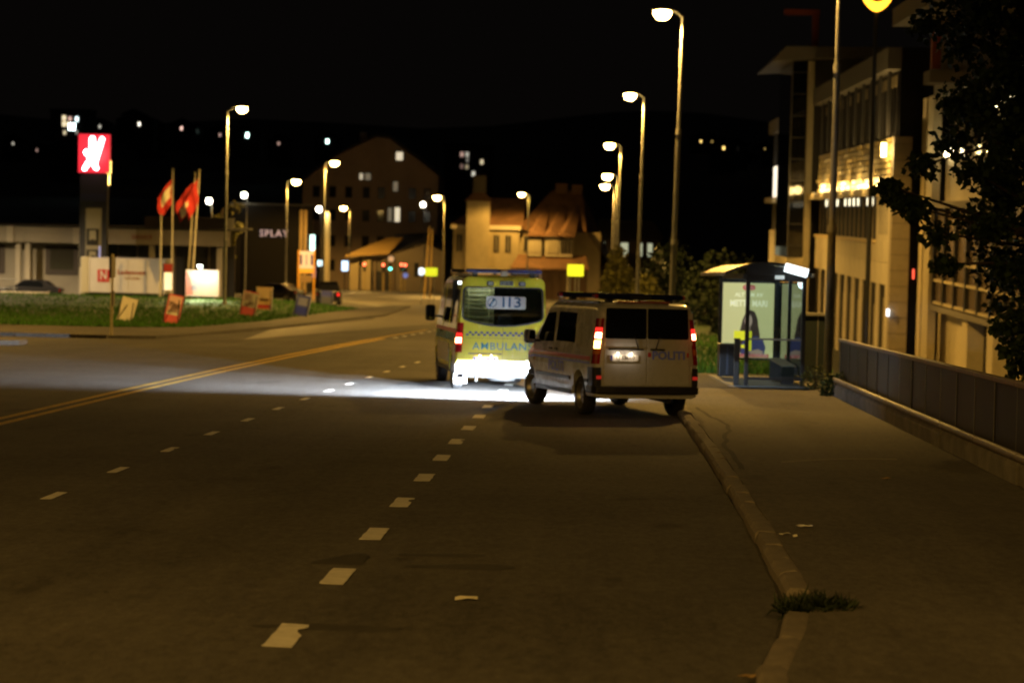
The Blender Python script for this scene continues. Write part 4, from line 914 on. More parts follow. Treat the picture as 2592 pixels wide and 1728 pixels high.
# flags
FLAG = M('flag_red', (.5, .03, .03), .8, var=.15)
def flagpole(x, y, zb, ht, lean, label, flag=None, seed=0):
    t = thing('flagpole', label, 'flagpole', (x, y, zb), 0, 'white flagpoles on the mound')
    MB().tube((0, 0, 0), (lean, 0, ht), .075, .04, 10).build('pole', M('flagpole_white', (.5, .47, .38), .5), t, smooth=40)
    MB().lathe([(0.001, -.1), (.1, 0), (0.001, .14)], 10).build('finial', GALV, t, loc=(lean, 0, ht+.05))
    if flag:
        dx, drop, patch = flag; b = MB(); nu, nv = 12, 10
        for j in range(nv+1):
            for i in range(nu+1):
                uu, v = i/nu, j/nv
                x_ = lean*(1-.2)-dx*(uu**.8)*(1-.25*v) + .05*math.sin(v*7+seed); z_ = ht-.45-v*drop*.62-uu*drop*.5*(1-.3*v)
                b.v.append((x_, .16*math.sin(uu*8+v*2+seed)*(.3+uu), z_))
        b.f = [(j*(nu+1)+i, j*(nu+1)+i+1, (j+1)*(nu+1)+i+1, (j+1)*(nu+1)+i) for j in range(nv) for i in range(nu)]
        fo = b.build('flag', FLAG, t, smooth=80)
        pb = MB(); sel = [(i, j) for j in range(patch[2], patch[3]) for i in range(patch[0], patch[1])]
        for i, j in sel:
            pb.add([(b.v[k][0], b.v[k][1]-.02, b.v[k][2]) for k in (j*(nu+1)+i, j*(nu+1)+i+1, (j+1)*(nu+1)+i+1, (j+1)*(nu+1)+i)], [(0, 1, 2, 3)])
        pb.build('flag_mark', M('flag_mark', (.85, .78, .6), .7), fo)
    return t
flagpole(-26.85, 142, gz(142)+.4, 5.2, 0.0, 'shorter bare flagpole beside the first red flag')
flagpole(-26.3, 143, gz(143)+.4, 8.1, -.05, 'flagpole with a drooping red flag with a bright pale centre', (1.0, 2.6, (1, 9, 2, 7)), 1)
flagpole(-25.4, 143, gz(143)+.3, 8.0, .45, 'leaning flagpole with a red flag with two pale marks', (1.1, 2.7, (4, 10, 5, 9)), 2)
flagpole(-24.75, 141, gz(141)+.3, 8.1, .42, 'leaning flagpole next to the board with a plain red flag', (.75, 2.8, (9, 11, 2, 4)), 3)
# sign post by the side street
sp_ = thing('sign_post', 'slim yellowish street sign post seen edge-on at the side street corner', 'sign post', (-16.32, 77.6, gz(77.6)+.1))
MB().tube((0, 0, 0), (.02, 0, 2.75), .045, .04, 10).build('post', M('post_yellow', (.42, .36, .2), .5), sp_)
MB().bx(-.03, .05, -.35, .35, 1.95, 2.65).build('sign_plate', M('sign_back', (.14, .12, .08), .5), sp_)
MB().bx(.03, .075, -.15, .15, 1.0, 1.5).build('small_plate', M('sign_back', (.14, .12, .08), .5), sp_)
# leaning advertising boards on the grass
def aboard(x, y, wd, ht, lean, rz, label, base, top, stripe, prints, zoff=None):
    z = gz(y)+(vz(x, y) if zoff is None else zoff)
    t = thing('advertising_board', label, 'signboard', (x, y, z-.05), rz, 'small advertising boards on the grass')
    t.rotation_euler = (R(-10), lean, rz)
    bd_ = MB().bx(-wd/2, wd/2, -.02, .02, .08, ht).build('board', base, t, bevel=.01)
    for x0, x1, y0, y1, m in prints:
        MB().bx(x0*wd-wd/2, x1*wd-wd/2, -.026, -.02, .08+y0*(ht-.08), .08+y1*(ht-.08)).build('print', m, bd_)
    for sgn in (-1, 1):
        MB().bx(sgn*wd/2-.02, sgn*wd/2+.02, -.03, .03, 0, ht+.02).build('frame', stripe, t)
        MB().bx(sgn*wd*.45-.02, sgn*wd*.45+.02, .0, .03, .0, ht*.9).build('rear_leg', DARKM, t, rot=(R(24), 0, 0))
    return t
W_ = M('board_cream', (.6, .56, .46), .6); RD = M('board_red', (.55, .05, .05), .5); BR = M('print_brown', (.16, .08, .04), .6); PK = M('print_blush', (.62, .4, .36), .6); OR = M('board_orange', (.7, .45, .2), .5); BL = M('board_blue', (.07, .09, .3), .5); BL2 = M('print_deep_blue', (.03, .05, .38), .5); GR = M('print_grey', (.35, .36, .42), .6); DF = M('frame_dark', (.05, .04, .04), .5)
aboard(-19.67, 96, .62, 1.06, R(13), R(-6), 'plain cream advertising board leaning on the grass by the sign post', W_, W_, W_, [])
aboard(-17.34, 94, .68, 1.27, R(9), R(-10), 'dark framed red advertising board with brown food pictures on the grass', RD, W_, DF, [(.1, .9, .38, .95, PK), (.12, .5, .55, .75, BR), (.5, .88, .5, .7, BR), (.3, .7, .4, .55, BR), (.1, .9, .3, .45, W_)])
aboard(-17.16, 113.6, .8, 1.28, R(10), R(-4), 'red and white advertising board beside the lamp on the mound', RD, W_, W_, [(.05, .95, .35, .95, W_), (.1, .6, .6, .9, PK), (.4, .8, .4, .58, BR), (.2, .45, .35, .5, BR)])
aboard(-18.2, 126.7, .86, 1.32, R(1), 0, 'upright orange advertising board behind the red and white one', OR, W_, W_, [(.06, .94, .5, .95, M('print_peach', (.75, .55, .33), .5)), (.2, .8, .38, .5, BR), (.05, .95, .05, .22, RD)])
aboard(-15.2, 119, .74, 1.15, R(10), R(-5), 'blue advertising board with pale frame leaning at the verge edge', BL, W_, GR, [(.12, .88, .12, .4, BL2), (.15, .85, .5, .88, GR)])
aboard(-17.7, 152, .84, 1.2, R(2), 0, 'dim blue advertising board in front of the parked pickup', BL, W_, GR, [(.1, .9, .7, .95, BL2), (.1, .9, .1, .6, M('print_slate', (.12, .13, .16), .6))], zoff=.05)
# parked vehicles
def car(label, x, y, rz, paint, lit=False, name='parked_car', group='dark cars parked across the road', pick=False):
    t = thing(name, label, 'car', (x, y, gz(y)), rz, group, slope=True)
    rf = [(0, .86), (.05, .93), (.5, .98), (1.0, 1.36), (1.4, 1.44), (2.5, 1.43), (3.2, 1.0), (3.9, .88), (4.2, .7), (4.3, .55)]
    if pick: rf = [(0, .95), (.04, 1.0), (1.6, 1.02), (1.64, 1.5), (1.9, 1.72), (2.9, 1.72), (3.5, 1.15), (4.4, 1.02), (4.8, .85), (4.9, .7)]
    L = rf[-1][0]; B = Body(L, 1.78, rf, [(0, .8), (.2, .87), (.5, .88), (L-.7, .88), (L-.2, .78), (L, .6)], (.85, L-.85), .32, .24, .85, .3, rc=.12)
    B.mesh('body', paint, t)
    for sg in (-1, 1):
        for a in (.85, L-.85): wheel(t, sg*.78, a, .32, sg, .2)
        wy = (1.0, 3.0) if not pick else (1.75, 3.2)
        B.side('side_window', [(wy[0]+.12, .95), (wy[1]+.05, .95), (wy[1]-.5, 1.34 if not pick else 1.6), (wy[0]+.35, 1.34 if not pick else 1.6)], sg, GLASSD, t, .006, .012, 2)
        B.corner('tail_light', sg, .66, .86, REDLIT if (lit and sg > 0) else REDL, t, inx=.16, back=.1)
    B.rear('number_plate', rloop(-.26, .26, .5, .61, .01, 1, 1), PLATE, t, -.02, 0)
    MB().prism([(-.85, .1), (-.85, -.05), (-.5, -.09), (.5, -.09), (.85, -.05), (.85, .1)], .3, .5).build('bumper', BLACK, t, bevel=.02)
    if not pick: MB().add([(-.62, .55, .99), (.62, .55, .99), (.56, .98, 1.35), (-.56, .98, 1.35)], [(0, 1, 2, 3)]).build('rear_window', GLASSD, t, loc=(0, -.012, .012))
    return t
CBLK = M('car_black', (.01, .01, .012), .45, spec=.2); CDK = M('car_graphite', (.03, .03, .034), .25, .3, coat=1)
car('black pickup with a red tail light lit, parked behind the blue signs', -19.8, 171, R(4), CBLK, True, 'parked_pickup', pick=True)
car('dark hatchback parked in front of the dark gym building', -23.2, 182, R(70), CDK)
car('dark car parked against the window of the service building', -41.2, 158, R(88), CBLK)
car('graphite car parked between totem and service building', -36.2, 156, R(95), CDK)
lw = thing('low_barrier', 'low pale concrete barrier at the back of the mound', 'barrier', (-37.0, 147, gz(147)+.25))
for k in range(3): MB().bx(k*1.05-1.1, k*1.05-.1, -.15, .15, 0, .45).build('block', M('barrier_white', (.6, .55, .45), .6), lw, bevel=.03)
rl = thing('guard_rail', 'thin metal guard rail in front of the parked cars', 'railing', (-41, 150, gz(150)+.2))
for k in range(5): MB().tube((k*1.5-3, 0, 0), (k*1.5-3, 0, 1.3), .035, .035, 6).build('post', GALV, rl)
for z in (.7, 1.25): MB().tube((-3.2, 0, z), (3.2, 0, z), .03, .03, 6).build('rail', GALV, rl)

# ------------------------------------------------------------------ behind: gym, apartment block, warehouse, villa
def bld(name, label, x, y, z=None, rz=0): return thing(name, label, 'building', (x, y, gz(y) if z is None else z), rz)
gy = bld('gym_building', 'dark box building with pale lettering on its front', -34.5, 241); gzz = -gz(241)
MB().bx(-3.7, 3.7, 0, 10, 0, gzz+2.4).build('wall', M('gym_wall', (.009, .008, .007), .8, spec=.1), gy)
MB().bx(-3.8, 3.8, -.1, 10.1, gzz+2.4, gzz+2.6).build('parapet', M('gym_coping', (.05, .045, .035), .7), gy)
text('wall_lettering', 'SPLAY', 1.0, M('violet_letters', (.5, .45, .65), .4, emit=.32, ecol=(.55, .48, .8)), gy, (.85, -.1, gzz-.55), ext=.05, bold=.0)
for x in (3.85, 4.3): MB().bx(x-.16, x+.16, -1.2, -.9, 0, gzz+2.0).build('entrance_column', M('ochre_column', (.35, .24, .1), .7), gy)
MB().bx(4.75, 5.2, -.6, -.4, gzz-2.2, gzz-.6).build('lit_panel', M('lit_teal', (.6, .95, .9), .4, emit=3, ecol=(.6, 1, .95)), gy)
tree('birch_tree', 'thin brownish tree in front of the dark gym building', (-36.8, 226, gz(226)), [(0, 0, 0), (.1, 0, 3), (0, 0, 6), (.1, 0, 8.5)], .16, [((q.uniform(-1.6, 1.8), q.uniform(-1, 1), q.uniform(3, 8.8)), q.uniform(.5, .9)) for k in range(22)], 90, .3, LEAFO, 31)
# fuel price / yellow sign frame
ys_ = thing('price_sign', 'orange framed price sign with blue figures near the gym columns', 'sign', (-25.05, 200, gz(200)))
yz_ = -gz(200)
for x in (-.68, .68): MB().bx(x-.07, x+.07, -.07, .07, 0, yz_-1.4).build('leg', M('sign_orange', (.75, .38, .04), .5), ys_)
pn = MB().bx(-.6, .6, -.05, .05, yz_-3.0, yz_-1.5).build('panel', M('price_panel', (.75, .6, .5), .5, emit=.28, ecol=(1, .8, .62)), ys_)
for x in (-.48, 0, .48): MB().bx(x-.1 if x else -.03, x+.1 if x else .05, -.07, -.05, yz_-2.7, yz_-1.8).build('figure', M('price_blue', (.05, .05, .3), .5), pn)
MB().bx(-.6, .6, -.06, .05, yz_-3.4, yz_-3.02).build('band', M('sign_orange_lit', (.8, .4, .05), .5, emit=.3, ecol=(1, .5, .05)), ys_)
MB().bx(-.5, .5, -.05, .05, yz_-4.2, yz_-3.6).build('lower_panel', M('lower_panel', (.3, .2, .1), .6), ys_)
# apartment block
AP = M('apartment_wall', (.4, .3, .22), .9, var=.15, vscale=.3)
ap = bld('apartment_block', 'tall dim brown gabled apartment block with a few lit windows', -33.3, 340); az = -gz(340)
def apz(z): return z+az
MB().prism([(-10, 0), (10, 0), (10, apz(7.2)), (7, apz(9.5)), (2.6, apz(12.6)), (0.8, apz(12.8)), (-5.5, apz(9.6)), (-10, apz(6))], 0, 14, 'xz').build('wall', AP, ap)
rfp = [(-10.4, apz(5.7)), (-5.6, apz(9.55)), (.7, apz(12.9)), (2.8, apz(12.7)), (7.2, apz(9.5)), (10.4, apz(7.0))]
b = MB()
for (a, c), (d, e) in zip(rfp, rfp[1:]): b.add([(a, -.3, c), (d, -.3, e), (d, 14.3, e), (a, 14.3, c), (a, -.3, c+.35), (d, -.3, e+.35), (d, 14.3, e+.35), (a, 14.3, c+.35)], [(3, 2, 1, 0), (4, 5, 6, 7), (0, 1, 5, 4), (2, 3, 7, 6)])
rfo = b.build('roof', M('roof_dark', (.035, .03, .028), .8), ap)
MB().bx(-2.2, -1.2, 5, 6, apz(11), apz(13.6)).build('chimney', AP, rfo)
LITW = [(4.2, 10.06, 1.0, 1.2, .75), (-1.4, 6.95, .5, .9, .5), (-.4, 6.95, .8, 1.0, .12), (3.7, 5.6, .7, 1.4, .12), (4.05, 1.46, .75, 2.1, .8), (2.95, 1.45, .6, 2.0, .12)]
for (x, z, wx, hz, e) in LITW:
    wv = MB().bx(x-wx/2-.1, x+wx/2+.1, -.06, .02, apz(z)-hz/2-.1, apz(z)+hz/2+.1).build('window', M('ap_frame', (.12, .1, .08), .6), ap)
    MB().bx(x-wx/2, x+wx/2, -.09, -.06, apz(z)-hz/2, apz(z)+hz/2).build('pane', M('lit_pane_%d' % int(e*100), (.8, .7, .5), .4, emit=e, ecol=(1, .85, .58)), wv)
for i, x in enumerate((-8, -5.6, -3.2, -.6, 1.6, 6.2, 8.4)):
    for j, z in enumerate((-6.2, -2.6, 1.2, 4.6)):
        if abs(x-3.5) < 1.5: continue
        wv = MB().bx(x-.55, x+.55, -.05, .02, apz(z)-.85, apz(z)+.85).build('window', M('ap_frame2', (.1, .08, .065), .7), ap)
        MB().bx(x-.45, x+.45, -.07, -.05, apz(z)-.75, apz(z)+.75).build('pane', M('dark_pane', (.02, .018, .016), .1), wv)
cw = thing('lit_column', 'pale rounded column flooded by a yellow lamp from above', 'column', (-38.35, 329, gz(329)))
MB().lathe([(.001, 0), (.55, 0), (.5, 10.8), (.3, 11.3), (.001, 11.5)], 16).build('shaft', M('column_cream', (.6, .52, .36), .8), cw, smooth=50)
lmp = MB().bx(-.2, .2, -1.3, -.9, 11.6, 11.8).build('wall_lamp', DARKM, cw)
MB().tube((0, -1.0, 11.75), (0, 0, 11.4), .04, .04, 6).build('lamp_bracket', DARKM, cw)
light('SPOT', 'column_light', cw, (0, -1.3, 11.4), 900, (1, .68, .22), (R(10), 0, 0), .1, 120, .5)
# low warehouse
wh = bld('warehouse', 'low warehouse with a pitched roof edge lit ochre behind the traffic lights', -28.33, 326, -9.455); wh.scale = (1.069, 1.069, 1.069); wz = -gz(305)
def whz(z): return z+wz
MB().prism([(-6.0, 0), (6.6, 0), (6.6, whz(-3.3)), (4.0, whz(-2.2)), (-1.5, whz(-4.2)), (-6, whz(-4.0))], .6, 12, 'xz').build('wall', M('warehouse_wall', (.17, .14, .11), .9, var=.1), wh)
ov = MB().add([(-6.3, -2.2, whz(-3.9)), (-.6, -.6, whz(-3.4)), (.9, 3.5, whz(-1.4)), (-1.2, 3.5, whz(-1.5)), (-6.3, -2.2, whz(-4.15)), (-.6, -.6, whz(-3.65)), (.9, 3.5, whz(-1.65)), (-1.2, 3.5, whz(-1.75))], [(0, 1, 2, 3), (7, 6, 5, 4), (0, 4, 5, 1), (1, 5, 6, 2), (2, 6, 7, 3), (3, 7, 4, 0)]).build('canopy_roof', M('canopy_ochre', (.42, .27, .09), .7), wh)
MB().add([(-1.5, .3, whz(-3.9)), (4.0, .3, whz(-2.1)), (6.9, .3, whz(-3.2)), (6.9, 12, whz(-2.6)), (4, 12, whz(-.8)), (-1.0, 12, whz(-1.2))], [(0, 1, 4, 5), (1, 2, 3, 4)]).build('roof', M('roof_dark', (.035, .03, .028), .8), wh)
for x in (-5.9, -4.3): MB().bx(x, x+1.2, -.3, .3, 0, whz(-4.3)).build('pale_bay', M('bay_cream', (.42, .34, .2), .8), wh)
for x in (-2.6, -1.4, -.2): MB().bx(x-.15, x+.15, .2, .6, 0, whz(-4.2)).build('column', M('warehouse_col', (.2, .15, .1), .8), wh)
MB().bx(-3.0, -.4, .5, .59, 0, whz(-6.0)).build('doorway', BLACK, wh)
# villa
VW = M('villa_render', (.5, .41, .24), .85, var=.18, vscale=.5); VR = M('villa_roof', (.22, .115, .055), .75, var=.3, vscale=.9, bump=.4, bscale=4); VT = M('villa_trim', (.62, .55, .4), .7); VD = M('villa_dark', (.03, .024, .018), .5); VWD = M('villa_timber', (.1, .06, .035), .8)
vi = bld('villa', 'rambling old yellow villa with a squat tower and steep orange tiled roofs', -6.5, 255); vzz = -gz(255)
def V(nm, x0, x1, y0, y1, z0, z1, m, par=vi, **k): return MB().bx(x0+6.5, x1+6.5, y0-255, y1-255, z0+vzz, z1+vzz).build(nm, m, par, **k)
def VP(nm, pts, faces, m, par=vi): return MB().add([(a+6.5, b_-255, c+vzz) for a, b_, c in pts], faces).build(nm, m, par)
V('wall', -15.7, -8.4, 255, 268, -7.4, .55, VW)
V('tower', -14.2, -11.7, 253.9, 256.6, -7.4, 3.4, VW)
VP('tower_roof', [(-14.5, 253.6, 3.4), (-11.4, 253.6, 3.4), (-11.4, 256.9, 3.4), (-14.5, 256.9, 3.4), (-13.3, 254.9, 4.5), (-12.6, 254.9, 4.5), (-12.6, 255.7, 4.5), (-13.3, 255.7, 4.5)], [(0, 1, 5, 4), (1, 2, 6, 5), (2, 3, 7, 6), (3, 0, 4, 7), (4, 5, 6, 7), (3, 2, 1, 0)], VR)
V('turret', -13.6, -12.2, 254.6, 256, 4.3, 6.2, M('turret_dim', (.12, .1, .07), .9))
V('cornice', -15.95, -8.2, 254.6, 255, .3, .75, VT)
VP('roof', [(-16, 254.6, .75), (-8, 254.6, .75), (-8, 268.3, .75), (-16, 268.3, .75), (-12.2, 260, 3.8), (-8, 260, 3.8)], [(0, 1, 5, 4), (1, 2, 5), (2, 3, 4, 5), (3, 0, 4)], VR)
for x in (-15.0, -10.9, -9.6):
    w_ = V('window', x-.3, x+.3, 254.9, 255.0, -2.2, -.3, VD); V('sash', x-.03, x+.03, 254.86, 254.9, -2.2, -.3, VT, w_)
for x in (-13.6, -11.0, -10.0, -9.1): V('arched_opening', x-.25, x+.25, (253.85 if x < -11.7 else 254.9), 255.0 if x > -11.7 else 253.9, -6.6, -4.6, VD); 
for x in (-11.0, -10.0, -9.1): VP('arch_head', [(x-.25, 254.88, -4.6), (x+.25, 254.88, -4.6), (x, 254.88, -4.05), (x-.25, 254.99, -4.6), (x+.25, 254.99, -4.6), (x, 254.99, -4.05)], [(0, 1, 2), (5, 4, 3)], VD)
# main block with the great roof
V('wall', -8.4, .6, 256.5, 268, -7.4, .2, VW)
VP('great_roof', [(-8.8, 255.6, .35), (-1.0, 255.6, .35), (-5.0, 262, 4.85), (-1.7, 262, 4.85), (-8.8, 268.5, .35), (2.9, 268.5, -4.9), (2.9, 255.8, -4.9)], [(0, 1, 3, 2), (0, 2, 4), (1, 6, 5, 3), (2, 3, 5, 4)], VR)
for x, s_ in ((-6.6, 0), (-4.7, 1), (-3.2, 2)):
    dm = V('dormer', x-.8, x+.75, 253.4, 257, -2.5, -.35, VT)
    for k in range(3): V('dormer_pane', x-.62+k*.44, x-.28+k*.44, 253.3, 253.4, -2.1, -.75, M('villa_pane', (.55, .48, .33), .3) if s_ < 2 else VD, dm)
    V('dormer_lintel', x-.85, x+.8, 253.25, 253.4, -.62, -.3, VD if s_ != 1 else VT, dm)
    VP('dormer_roof', [(x-1.05, 253.0, -.3), (x+.95, 253.0, -.3), (x+1.5, 259.5, 3.0), (x+.9, 259.5, 3.2), (x-.2, 253.0, .25)], [(0, 4, 3), (4, 1, 2), (4, 2, 3), (0, 1, 4)], VR, dm)
VP('porch_roof', [(-9.2, 251.6, -3.75), (-.6, 251.6, -3.75), (-1.0, 254.2, -2.35), (-8.4, 254.2, -2.35), (-9.2, 251.6, -3.95), (-.6, 251.6, -3.95), (-1, 254.2, -2.6), (-8.4, 254.2, -2.6)], [(0, 1, 2, 3), (7, 6, 5, 4), (0, 4, 5, 1), (1, 5, 6, 2), (3, 7, 4, 0)], VR)
V('porch_wall', -9.0, -.8, 252.2, 254.0, -7.4, -3.9, VWD)
for k in range(9): V('porch_post', -8.8+k*.98-.07, -8.8+k*.98+.07, 251.9, 252.1, -7.4, -3.9, VT if k % 3 == 0 else VWD)
V('chimney_stack', -4.6, -3.3, 261.5, 262.8, 3.5, 5.6, M('chimney_brick', (.16, .09, .05), .9)); V('chimney_stack', -2.8, -1.6, 261.5, 262.8, 3.5, 5.5, M('chimney_brick', (.16, .09, .05), .9))
V('gable_window', -7.9, -7.3, 256.3, 256.5, -2.0, -.4, VD)
# low wing with lit windows
wg = bld('low_wing', 'low dark building with pale lit windows to the right of the villa', 3.5, 272); gz2 = -gz(272)
MB().bx(-3.5, 4.2, 0, 8, 0, gz2-.6).build('wall', M('wing_wall', (.09, .07, .055), .85), wg)
MB().prism([(-3.9, gz2-.6), (4.6, gz2-.6), (3.2, gz2+1.6), (-3.0, gz2+1.6)], -.3, 8.3, 'xz').build('roof', M('roof_dark', (.035, .03, .028), .8), wg)
for x, wx in ((-2.85, 1.0), (-.05, .85), (1.85, .4), (2.95, .55)):
    w_ = MB().bx(x-wx/2-.08, x+wx/2+.08, -.06, 0, gz2-2.7, gz2-.95).build('window', M('ap_frame', (.12, .1, .08), .6), wg)
    MB().bx(x-wx/2, x+wx/2, -.09, -.06, gz2-2.6, gz2-1.05).build('pane', M('wing_pane', (.75, .75, .5), .4, emit=.42, ecol=(.95, 1, .66)), w_)
MB().bx(-3.6, -1.2, -2.5, -.1, 0, gz2-3.0).build('annex_wall', M('annex', (.3, .25, .17), .8), wg); MB().bx(-3.8, -1.0, -2.8, 0, gz2-3.0, gz2-2.75).build('annex_roof', VT, wg)
MB().bx(-1.6, 0.1, -3.0, -2.6, 0, gz2-3.4).build('timber_fence', M('rust_board', (.3, .13, .05), .8), wg)

# ------------------------------------------------------------------ signs, traffic lights and poles at the junction
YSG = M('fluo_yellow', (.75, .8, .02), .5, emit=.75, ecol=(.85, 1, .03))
def roadsign(x, y, zc, wx, hz, label, posts=(.2,)):
    t = thing('road_sign', label, 'road sign', (x, y, gz(y)), 0, 'bright yellow warning panels'); z = zc-gz(y)
    MB().prism(rloop(-wx/2, wx/2, z-hz/2, z+hz/2, .06, 1, 3), -.03, 0, 'xz').build('panel', YSG, t)
    for p in posts: MB().tube((p, .05, 0), (p, .05, z+hz*.4), .035, .035, 8).build('post', GALV, t)
    return t
roadsign(-1.07, 130, -.86, .92, .66, 'larger bright yellow road sign standing alone before the villa porch', (.0, .2, -.3))
roadsign(-12.75, 180, -2.5, .98, .64, 'smaller bright yellow road sign joined to a white disc', (-.1, .25))
ws = thing('white_sign', 'small bluish white lit sign joined to the yellow road sign', 'sign', (-13.6, 181, gz(181)))
MB().lathe([(0.001, -.03), (.3, -.03), (.3, .03), (0.001, .03)], 16, 'y').build('disc', M('lit_bluewhite', (.8, .88, 1), .4, emit=1.6, ecol=(.8, .9, 1)), ws, loc=(0, 0, 2.65))
MB().tube((0, .05, 0), (0, .05, 2.7), .04, .04, 8).build('post', GALV, ws)
MB().bx(-.55, -.2, -.05, .1, 2.2, 3.3).build('back_board', BLACK, ws)
for i, (xb, xt_, lbl) in enumerate(((-16.95, -16.55, 'taller slim ochre mast with a lean before the warehouse'), (-16.4, -16.25, 'slim ochre mast standing next to the leaning one'))):
    t = thing('ochre_mast', lbl, 'mast', (xb, 230, gz(230)), 0, 'pair of slim ochre masts')
    MB().tube((0, 0, 0), (xt_-xb, 0, 7.1-.2*i), .085, .07, 8).build('shaft', M('mast_ochre', (.5, .33, .1), .6), t); MB().tube((xt_-xb, 0, 7.1-.2*i), (xt_-xb, 0, 7.2-.2*i), .09, .05, 8).build('cap', GALV, t)
def signal(x, y, which, label, hgt=3.4, two=False, extra=None):
    t = thing('traffic_light', label, 'traffic light', (x, y, gz(y)), 0, 'traffic lights at the junction')
    MB().tube((0, .05, 0), (0, .05, hgt), .09, .08, 8).build('pole', M('signal_pole', (.4, .3, .12), .5), t)
    h = MB().bx(-.2, .2, -.15, .1, hgt-1.05, hgt+.1).build('signal_head', BLACK, t, bevel=.03)
    for k, nm in enumerate(('red', 'amber', 'green')):
        m = {'red': M('signal_red', (1, .1, .05), .3, emit=9, ecol=(1, .12, .05)), 'green': M('signal_green', (.2, 1, .8), .3, emit=7, ecol=(.12, 1, .78))}.get(nm) if nm == which else M('signal_off', (.02, .02, .02), .3)
        rr = .17 if nm == which else .12
        MB().lathe([(0.001, -.02), (rr, -.02), (rr, .02), (0.001, .02)], 14, 'y').build(nm+'_lens', m, h, loc=(0, -.18, hgt-.1-.35*k))
    if extra:
        c, dz, rr = extra; MB().lathe([(0.001, -.02), (rr, -.02), (rr, .02), (0.001, .02)], 16, 'y').build('round_sign', c, t, loc=(.05, -.05, hgt+dz))
    return t
signal(-31.95, 320, 'red', 'traffic light showing red, farthest toward the lit bays of the warehouse', 3.75)
signal(-29.15, 318, 'red', 'traffic light showing red, next to the green one', 3.7)
signal(-27.9, 315, 'green', 'traffic light showing green under a round pale sign', 3.9, extra=(M('round_pale', (.6, .45, .32), .6, emit=.25, ecol=(1, .72, .5)), .55, .42))
signal(-26.9, 322, 'green', 'dim traffic light showing green behind the round pale sign', 3.9)
signal(-25.95, 316, 'red', 'traffic light showing red above a round blue sign', 3.75, extra=(M('round_blue', (.12, .2, .7), .5, emit=.4, ecol=(.25, .35, 1)), -1.5, .36))
signal(-26.5, 316.4, 'red', 'dimmer traffic light showing red close beside the one with the blue sign', 3.8)
for x, y, z, wx, hz, c, lb in [(-31.45, 290, -5.0, .8, 1.25, (.55, .75, 1), 'glowing blue white display stand by the warehouse bays'), (-33.9, 285, -4.6, .8, .7, (.7, .95, 1), 'small glowing white panel on a post beside the lit column'), (-34.7, 284, -5.7, .6, 1.4, (.5, .35, .6), 'dim pinkish poster stand beside the glowing panel')]:
    t = thing('lit_stand', lb, 'sign', (x, y, gz(y))); zc = z-gz(y); e = 2.2 if c[1] > .5 else .25
    MB().bx(-wx/2, wx/2, -.08, .08, zc-hz/2, zc+hz/2).build('panel', M('lit_stand_%d' % int(-x*10), c, .4, emit=e, ecol=c), t, bevel=.05)
    MB().bx(-.06, .06, -.05, .05, 0, zc-hz/2).build('post', DARKM, t)
# hedge, bushes and dark trees on the right-hand side beyond the shelter
clump('shrub', 'tall yellowish bush lit by the lamp beyond the police van', 'shrub', (1.4, 141, gz(141)), 1.0, 4.5, 2600, .3, LEAFO, seed=8)
clump('shrub', 'olive bush at the roadside under the second lamp', 'shrub', (2.9, 128, gz(128)), .9, 2.8, 1600, .26, LEAFO, seed=9)
for k, (x, y, rr, h) in enumerate([(4.2, 150, 1.6, 4.6), (6.2, 120, 1.8, 4.4), (6.8, 100, 1.7, 3.8), (5.5, 165, 2.0, 5.5), (8.5, 135, 2.4, 6), (6.6, 84, 1.4, 3.0)]):
    clump('dark_bush', ['large dark bush by the third lamp', 'broad dark bush beyond the shelter', 'rounded dark bush left of the office tower', 'tall dark bush in front of the low wing', 'biggest dark bush near the office building', 'low dark bush just behind the shelter'][k], 'bush', (x, y, ground_z(x, y)), rr, h, 1500, .32, leafy('dark_leaf', (.014, .022, .008)), seed=20+k, group='dark bushes on the bank')

# ------------------------------------------------------------------ office building on the right
OW = M('office_stone', (.56, .5, .37), .7, var=.14, vscale=.35); OD = M('office_dark', (.016, .016, .017), .6, spec=.15); OFR = M('office_frame', (.06, .055, .05), .4); OGOLD = M('gold_tile', (.74, .56, .22), .26, .3, var=.25, vscale=.7); OPALE = M('office_pale', (.56, .48, .3), .65, var=.1); ORED = M('red_steel', (.35, .07, .03), .6); OFAS = M('fascia_dim', (.2, .18, .15), .7); OLEDGE = M('ledge_cream', (.6, .47, .24), .5)
of = bld('office_building', 'large stone clad office building with dark window bands and gold tiles', 15, 120, 0)
def O(nm, x0, x1, y0, y1, z0, z1, m, par=of, **k): return MB().bx(x0-15, x1-15, y0-120, y1-120, z0, z1).build(nm, m, par, **k)
O('core_wall', 15.3, 34, 118.4, 158, -7, 11.0, OD)
